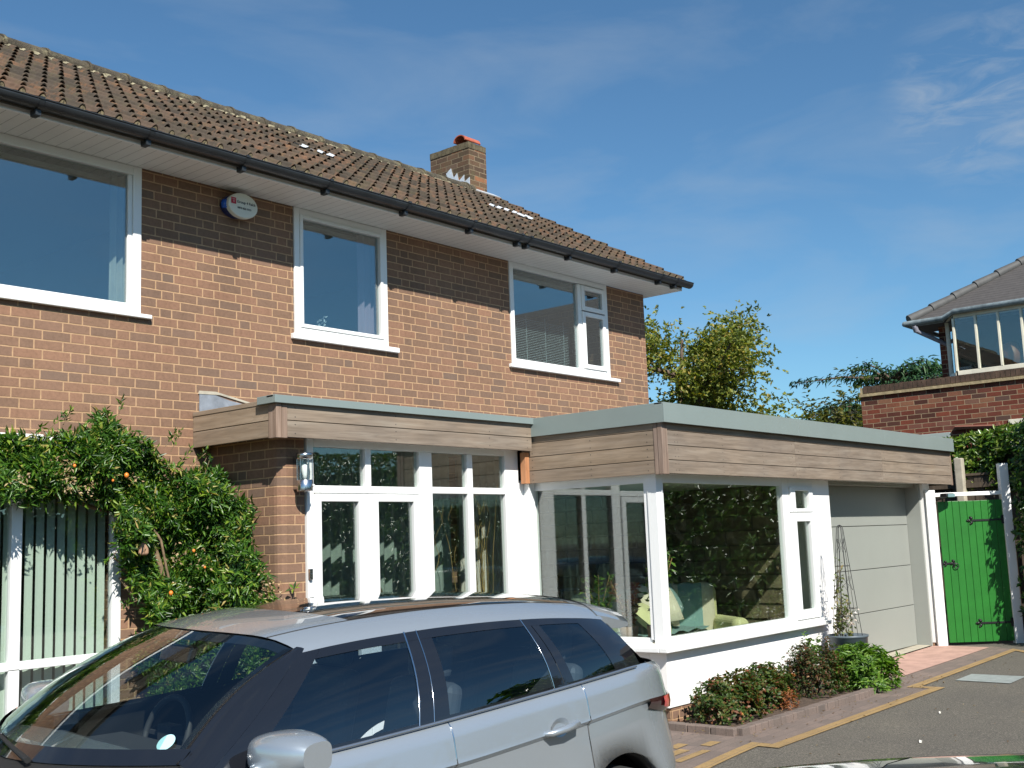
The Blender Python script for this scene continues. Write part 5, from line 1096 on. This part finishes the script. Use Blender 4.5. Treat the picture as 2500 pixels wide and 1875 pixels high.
    for nm, rr_, sgn in doors:
        d = MB(); [d.grid(c3, True) for c3 in rr_]; dmap[(nm, sgn)] = d.build('door', MP, car)
        e_ = [a_+b2[1:]+c2[1:] for a_, b2, c2 in zip(*[c3[-1:] for c3 in rr_])][0]; MB().tube([(p[0]+.003, p[1]-.001*sgn, p[2]) for p in e_[1:]], .0032, 5).build('door_edge_glint', M_chrome, dmap[(nm, sgn)])  # bright chrome tube added in the shut line to stand for sun glint
    for sgn in (1, -1):
        for nm, hx_, hz in (('front_door', 1.29, .90), ('rear_door', 2.18, .985)):
            yy = -.935
            mb = MB(); mb.tube([(hx_-.115, (yy+.012)*sgn, hz-.014), (hx_-.09, (yy-.018)*sgn, hz-.010), (hx_, (yy-.026)*sgn, hz), (hx_+.09, (yy-.018)*sgn, hz+.010), (hx_+.115, (yy+.012)*sgn, hz+.014)], [.010, .016, .018, .016, .010], 10)
            mb.build('handle', MP, dmap[(nm, sgn)])
            mb = MB(); rows = []
            for k_ in range(5):
                r_ = .052*(1-k_*.22); rows.append([(hx_-.01+r_*math.cos(t)*1.25, (yy+.003+.004*k_)*sgn, hz+.004+r_*math.sin(t)*.85) for t in [2*math.pi*i/18 for i in range(18)]])
            mb.grid(rows, True, True); mb.build('handle_recess', MP, dmap[(nm, sgn)])
    # waist chrome strip
    for sgn in (1, -1):
        mb = MB(); pts = []
        for i in range(30):
            x = .45+2.45*i/29; s_ = s_at_x(x); X_, Y_ = at(s_); pts.append((X_, (Y_-.004)*sgn, zb(X_)+.004))
        mb.tube(pts, .0075, 6); mb.build('waist_strip', mat('grey_strip', (.35, .40, .46), .25, metal=.8), car)
    # roof
    zc_ = [(.70, 1.495), (.95, 1.537), (1.2, 1.562), (1.6, 1.582), (2.0, 1.585), (2.4, 1.572), (2.8, 1.540), (3.0, 1.505), (3.2, 1.455)]
    wr = [(.70, .56), (1.0, .615), (1.4, .645), (2.0, .66), (2.6, .655), (2.9, .63), (3.25, .56)]
    def roofp(x, v, dz=0):
        w_ = smooth(wr, x); y = v*w_; e = abs(v); z = smooth(zc_, x)-.035*e**2-.075*e**7; return (x, y, z+dz)
    def xf(v): return .735+.20*abs(v)**2.2        # header curve
    def xr_(v): return 2.90-.04*abs(v)**2
    V = [-1, -.97, -.93, -.86, -.80, -.76, -.70, -.5, -.25, 0, .25, .5, .70, .76, .80, .86, .93, .97, 1]
    vi = .78; rfm_ = MB(); pan = MB(); T_ = [i/30 for i in range(31)]; t0, t1 = 6, 28
    full = [[roofp(xf(v)+(xr_(v)-xf(v))*t, v) for v in V] for t in T_]
    lo_, hi_ = 4, len(V)-5
    rfm_.grid([r_[:lo_+1] for r_ in full], True); rfm_.grid([r_[hi_:] for r_ in full], True)
    rfm_.grid([r_[lo_:hi_+1] for r_ in full[:t0+1]], True); rfm_.grid([r_[lo_:hi_+1] for r_ in full[t1:]], True)
    ro = rfm_.build('roof', MP, car)
    pan.grid([[(p[0], p[1], p[2]-.001) for p in r_[lo_:hi_+1]] for r_ in full[t0:t1+1]], True); pan.build('roof_panel', M_roofglass if pano else MP, ro)
    mb = MB()
    for k_ in (lo_, hi_): mb.tube([Vector(r_[k_])+Vector((0, 0, -.001)) for r_ in full], .0035, 5)
    mb.build('roof_seam', M_rubber, ro)
    hl = MB(); hl.grid([[(p[0]+.02, p[1]*.96, p[2]-.03) for p in r_] for r_ in full], True); hl.build('headlining', M_cabinpale, ro)
    # spoiler
    mb = MB(); top = [[roofp(x-.04*abs(v)**2, v*.97, .004) for v in V] for x in (2.87, 2.98, 3.10, 3.20)]; bot = [[(p[0], p[1], p[2]-d) for p in r_] for r_, d in zip(top[::-1], (.022, .045, .06, .07))]
    mb.grid(top+bot, True); e_ = [r_[0] for r_ in top]+[r_[0] for r_ in bot]; mb.add(e_, [tuple(range(8))]); e_ = [r_[-1] for r_ in top]+[r_[-1] for r_ in bot]; mb.add(e_, [tuple(range(8))]); mb.build('spoiler', MP, car)
    # side glass house: between waist curve and roof edge curve
    bw_t = [(.36, .40), (.55, .62), (1.40, 1.30), (1.46, 1.36)]
    def lower(x): s_ = s_at_x(min(max(x, .0), 3.2)); X_, Y_ = at(s_); return Vector((X_, Y_+.018, zb(X_)))
    def upper(x):
        v = 1; p = roofp(x, 1); return Vector((p[0], -p[1]+.004, p[2]+.002))
    def sidegrid(xl0, xl1, xu0, xu1, off=0, n_=10, mt=0, mb_=0):
        rows = []
        for i in range(n_+1):
            q = i/n_; a = lower(xl0+(xl1-xl0)*q); b_ = upper(xu0+(xu1-xu0)*q); row = []
            for j in range(9):
                w_ = mb_+(1-mt-mb_)*j/8; p = a.lerp(b_, w_); p.y -= .035*math.sin(math.pi*w_); p.y -= off; row.append(p)
            rows.append(row)
        return rows
    for sgn in (1, -1):
        fl_ = lambda rows: [[(p.x, p.y*sgn, p.z) for p in r_] for r_ in rows]
        gb = MB()
        for (a, b_, c, d) in ((.34, .50, .93, 1.03), (1.35, 1.435, 1.455, 1.525), (1.44, 1.53, 1.53, 1.60), (2.22, 2.30, 2.19, 2.235), (2.305, 2.38, 2.24, 2.29), (2.74, 2.99, 2.59, 2.84)): gb.grid(fl_(sidegrid(a, b_, c, d)), True)
        gb.grid(fl_(sidegrid(.50, 2.74, 1.03, 2.59, .001, 26, 0, .90)), True); gb.grid(fl_(sidegrid(.50, 2.74, 1.03, 2.59, .001, 26, .955, 0)), True)
        gb.build('pillar_trim', M_gloss, car)
        for (a, b_, c, d) in ((.50, 1.35, 1.03, 1.455), (1.53, 2.22, 1.60, 2.19), (2.38, 2.74, 2.29, 2.59)):
            MB().grid(fl_(sidegrid(a, b_, c, d, -.002, 8, .09, .03)), True).build('side_window', M_carglass, car)
        mb = MB()
        for (a, c) in ((1.352, 1.457),): mb.tube([(p.x, (p.y-.003)*sgn, p.z) for p in sidegrid(a, a+.01, c, c+.01)[0]], .004, 6)
        mb.build('window_edge', M_chrome, car)
        for (a, c) in ((2.222, 2.192), (1.437, 1.527)): MB().tube([(p.x, (p.y-.002)*sgn, p.z) for p in sidegrid(a, a+.01, c, c+.01)[0]], .0025, 6).build('window_edge', M_chrome, car)
    # windscreen
    def wsb(v): return Vector((-.02+.32*abs(v)**2, .755*v, 1.075+.02*abs(v)))
    VV = [i/8-1 for i in range(17)]; rows = []
    for k_ in range(11):
        q = k_/10; rows.append([tuple(wsb(v).lerp(Vector(roofp(xf(v)+.005, v*.955, -.004)), q)+Vector((-.035*math.sin(math.pi*q), 0, .03*math.sin(math.pi*q)))) for v in VV])
    MB().grid(rows, True).build('windscreen', M_screen, car)
    mb = MB()
    for k_ in (0, -1):
        mb.grid([[Vector(r_[k_])+Vector((-.004, 0, .003)), Vector(r_[k_])+Vector((.01, .012 if k_ else -.012, -.0)), Vector(r_[k_])+Vector((.05, .03 if k_ else -.03, -.02))] for r_ in rows], True)
        mb.grid([[Vector(r_[k_])+Vector((-.005, 0, .003)), Vector(r_[k_])+Vector((-.012, -.045 if k_ else .045, .004))] for r_ in rows], True)
    mb.grid([rows[0], [(p[0]+.05, p[1], p[2]+.05) for p in rows[0]]], True); mb.grid([rows[10], [(p[0]-.045, p[1]*.98, p[2]-.035) for p in rows[10]]], True); mb.build('windscreen_surround', M_gloss, car)
    for sgn, k_ in ((-1, -1), (1, 0)):
        edge = [Vector(r_[k_]) for r_ in rows]; sg = sidegrid(.34, .35, .93, .94, -.001, 1)[0]; tgt = []
        for i in range(11):
            j = i/10*8; a = sg[int(j)]; b_ = sg[min(8, int(j)+1)]; p = a.lerp(b_, j-int(j)); tgt.append(Vector((p.x, p.y*(1 if k_ == 0 else -1), p.z)))
        MB().grid([edge, [e_.lerp(t_, .5)+Vector((-.012, 0, .012)) for e_, t_ in zip(edge, tgt)], tgt], True).build('front_pillar', M_gloss, car)
    # bonnet, scuttle
    rows = []
    for i in range(15):
        x = -.80+1.15*i/14; w_ = abs(at(s_at_x(x))[1])-.01 if x > -.5 else interp([(-.84, .02), (-.81, .42), (-.72, .62), (-.5, .76)], x); rows.append([(x, w_*v, zb(x)+.008+.055*(1-v*v)-.05*max(0, x-.1)*(1-abs(v))*2) for v in [j/8-1 for j in range(17)]])
    MB().grid(rows, True).build('bonnet', MP, car)
    mb = MB(); mb.grid([[wsb(v)+Vector((-.10, 0, -.035)) for v in VV], [wsb(v)+Vector((.02, 0, .0)) for v in VV]], True); mb.build('scuttle', M_rubber, car)
    for (pts) in ([(.0, -.23, 1.082), (.02, -.05, 1.10), (.05, .16, 1.122), (.12, .42, 1.15)], [(.01, .12, 1.085), (.06, .32, 1.115), (.13, .5, 1.145), (.2, .62, 1.165)]):
        mb = MB(); mb.tube([Vector(p)+Vector((-.025, 0, .012)) for p in pts], [.013, .010, .007, .005], 6); mb.build('wiper', M_rubber, car)
    # rear window and tailgate
    rows = []
    for k_ in range(7):
        q = k_/6; row = []
        for v in VV:
            a = Vector(roofp(2.97-.05*abs(v)**2, v*.97, -.03)); b_ = Vector((3.42-.32*abs(v)**2.4, .74*v, 1.165)); row.append(tuple(a.lerp(b_, q)))
        rows.append(row)
    MB().grid(rows, True).build('rear_window', M_carglass if not pano else M_gloss, car)
    for sgn in (1, -1):
        mb = MB(); rows = []
        for x in (2.99, 3.05, 3.12, 3.18):
            s_ = s_at_x(min(x, 3.19)); X_, Y_ = at(s_); t_ = (x-2.99)/.19; rows.append([(X_+.01+.012*t_, (Y_-.060-.0*t_)*sgn, z) for z in (.93-.10*t_*0+.03*(1-t_), .985, 1.03)])
        X_, Y_ = at(L_[-4]); rows = []
        sa, sb = s_at_x(2.93), L_[-3]-.02
        for i in range(8):
            q = i/7; st2 = station(sa+(sb-sa)*q); base = Vector(st2[4]); cx_ = Vector((2.7, 0, base.z)); n_ = Vector((base.x-2.4, base.y*1.2, 0)).normalized(); z0, z1 = .885+.085*(1-q)**1.5, 1.03-.02*q
            rows.append([(base.x+n_.x*o_, (base.y+n_.y*o_)*sgn, z) for z, o_ in ((z0, .000), (z0+.02, .012), ((z0+z1)/2, .016), (z1-.015, .010), (z1, -.004))])
        mb.grid(rows, True); tl_ = mb.build('tail_light', M_smoke, car)
        MB().grid([[(p[0]+.006, p[1]+(-.008)*sgn, p[2]) for p in r_[1:4]] for r_ in rows[2:7]], True).build('lens', M_red, tl_)
        mb = MB(); hl_ = []
        for i in range(7):
            q = i/6; st2 = station(s_at_x(-.50)-.42*q if False else L_[3]-.30*q+.25); p = st2[4]; hl_.append([(p[0]-.006, p[1]*sgn*1.006, z) for z in (.74, .80, .84)])
        mb.grid(hl_, True); mb.build('headlight', M_clear, car)
        # mirror
        mb = MB(); rows = []
        for i in range(13):
            q = i/12; y = -.90-.27*q; r1 = .135*math.sin(math.pi*min(1, .18+q*.74))**.35; r2_ = .083*math.sin(math.pi*min(1, .20+q*.72))**.35
            sc_ = lambda c_, p_: math.copysign(abs(c_)**p_, c_); rows.append([(.60+.03*q+r1*sc_(math.cos(t), .75)*(1 if math.cos(t) < 0 else .5), y*sgn, 1.118+.012*q+r2_*sc_(math.sin(t), .62)) for t in [2*math.pi*k_/28 for k_ in range(28)]])
        mb.grid(rows, True, True); mb.add(rows[-1], [tuple(range(28))]); mb.add(rows[0], [tuple(range(28))]); mi = mb.build('door_mirror', MP, car)
        mb = MB(); rows2 = [[(p[0], p[1], min(p[2], 1.058)-.008) for p in r_] for r_ in rows[1:-1]]; mb.grid(rows2, True, True); mb.obox((.60, -.87*sgn, 1.045), (.06, 0, 0), (0, .06, 0), (0, 0, .025)); mb.build('mirror_base', M_gloss, mi)
        mb = MB(); pass
        MB().tube([(r_[15][0]-.004, r_[15][1], 1.066) for r_ in rows[3:8]], .0045, 6).build('indicator', M_amber, mi)
        MB().tube([(r_[15][0]-.002, r_[15][1], 1.060) for r_ in rows[2:12]], .0035, 6).build('trim_line', M_chrome, mi)
    # wheels
    for x in (0, 2.66):
        for sgn in (1, -1):
            wh = MB().lathe((x, -.80*sgn, .36), [(.24, -.11*sgn), (.33, -.12*sgn), (.358, -.09*sgn), (.36, 0), (.358, .09*sgn), (.33, .11*sgn), (.24, .10*sgn)], 36, 'y').build('wheel', M_tyre, car)
            mb = MB(); mb.lathe((x, -.80*sgn, .36), [(.245, -.10*sgn), (.235, -.11*sgn), (.225, -.07*sgn)], 36, 'y')
            for k_ in range(5):
                a = 2*math.pi*k_/5
                for d in (-.12, .12): mb.tube([(x+.04*math.cos(a), -.895*sgn, .36+.04*math.sin(a)), (x+.232*math.cos(a+d), -.89*sgn, .36+.232*math.sin(a+d))], [.022, .016], 6)
            mb.lathe((x, -.80*sgn, .36), [(.0, -.105*sgn), (.06, -.105*sgn), (.065, -.07*sgn)], 20, 'y'); mb.build('rim', M_steel, wh)
            MB().lathe((x, -.68*sgn, .36), [(.40, -.12*sgn), (.415, 0), (.40, .3*sgn), (0, .3*sgn)], 24, 'y').build('wheel_arch_liner', M_rubber, car)
    MB().box(-.7, 3.3, -.78, .78, .20, .26).build('underbody', M_rubber, car)
    # cabin
    MB().box(.42, .85, -.70, .70, .62, .98).box(.28, .55, -.70, .70, .80, 1.03).build('dashboard', M_cabin, car, bevel=.05, seg=3)
    MB().box(.55, 3.2, -.80, .80, .28, .34).build('cabin_floor', M_cabin, car)
    for sy in (-.38, .38):
        for x, nm in ((1.38, 'front'), (2.25, 'rear')):
            s_ = MB().box(x-.25, x+.28, sy-.25, sy+.25, .42, .60).build('seat', M_seat, car, bevel=.06, seg=3)
            MB().obox((x+.38, sy, .88), (.055, 0, -.012), (0, .23, 0), (.07, 0, .32)).build('seat_back', M_seat, s_, bevel=.05, seg=3)
            MB().obox((x+.47, sy, 1.29), (.045, 0, 0), (0, .13, 0), (.008, 0, .085)).build('headrest', M_seat, s_, bevel=.035, seg=3)
    mb = MB(); mb.tube([(.88+.09*math.sin(t)*.6, .38+.185*math.cos(t), .98+.17*math.sin(t)) for t in [2*math.pi*i/28 for i in range(29)]], .015, 8, False); mb.obox((.90, .38, .98), (.03, 0, 0), (0, .06, 0), (0, 0, .05)); mb.box(.89, .90, .20, .56, .97, .99); mb.build('steering_wheel', M_cabin, car)
    MB().obox((.72, -.0, 1.40), (.018, 0, 0), (0, .125, 0), (.012, 0, .035)).build('rear_view_mirror', M_gloss, car, bevel=.012, seg=3)
    return car
suv = make_car('silver_car', (2.20, 4.5, -1.822), -.067, 'silver blue five-door car with black pillars and panoramic roof in front of the porch', M_paintS)
# round permit stickers on the windscreen
P0 = Vector((.31, -.645, 1.157)); nn_ = Vector((-.62, -.18, .76)).normalized()
mb = MB(); a1 = nn_.cross(Vector((0, 1, 0))).normalized(); b1 = nn_.cross(a1)
mb.prism([P0+nn_*.004+a1*.037*math.cos(t)+b1*.037*math.sin(t) for t in [i*math.pi/12 for i in range(24)]], nn_*.001); mb.build('permit_disc', mat('pale_blue_disc', (.45, .75, .78), .5), suv)
hat = make_car('dark_car', (1.35, 1.85, -1.825), R(-69), 'very dark blue car whose glossy roof edge shows at the bottom right corner', M_paintD, sc=(.97, .95, .906), pano=False)

GR = {'rose_bush': 'rose bushes in the flower bed', 'curtain': 'curtains behind the windows', 'cushion': 'cushions on the sofa', 'house_plant': 'plants in the bay window', 'willow_branches': 'twisted willow bundles in the porch', 'street_tree': 'trees across the street', 'fallen_petal': 'scraps on the tarmac'}
for o in COL.objects:
    b_ = o.name.split('.')[0]
    if o.parent is None and b_ in GR: o['group'] = GR[b_]
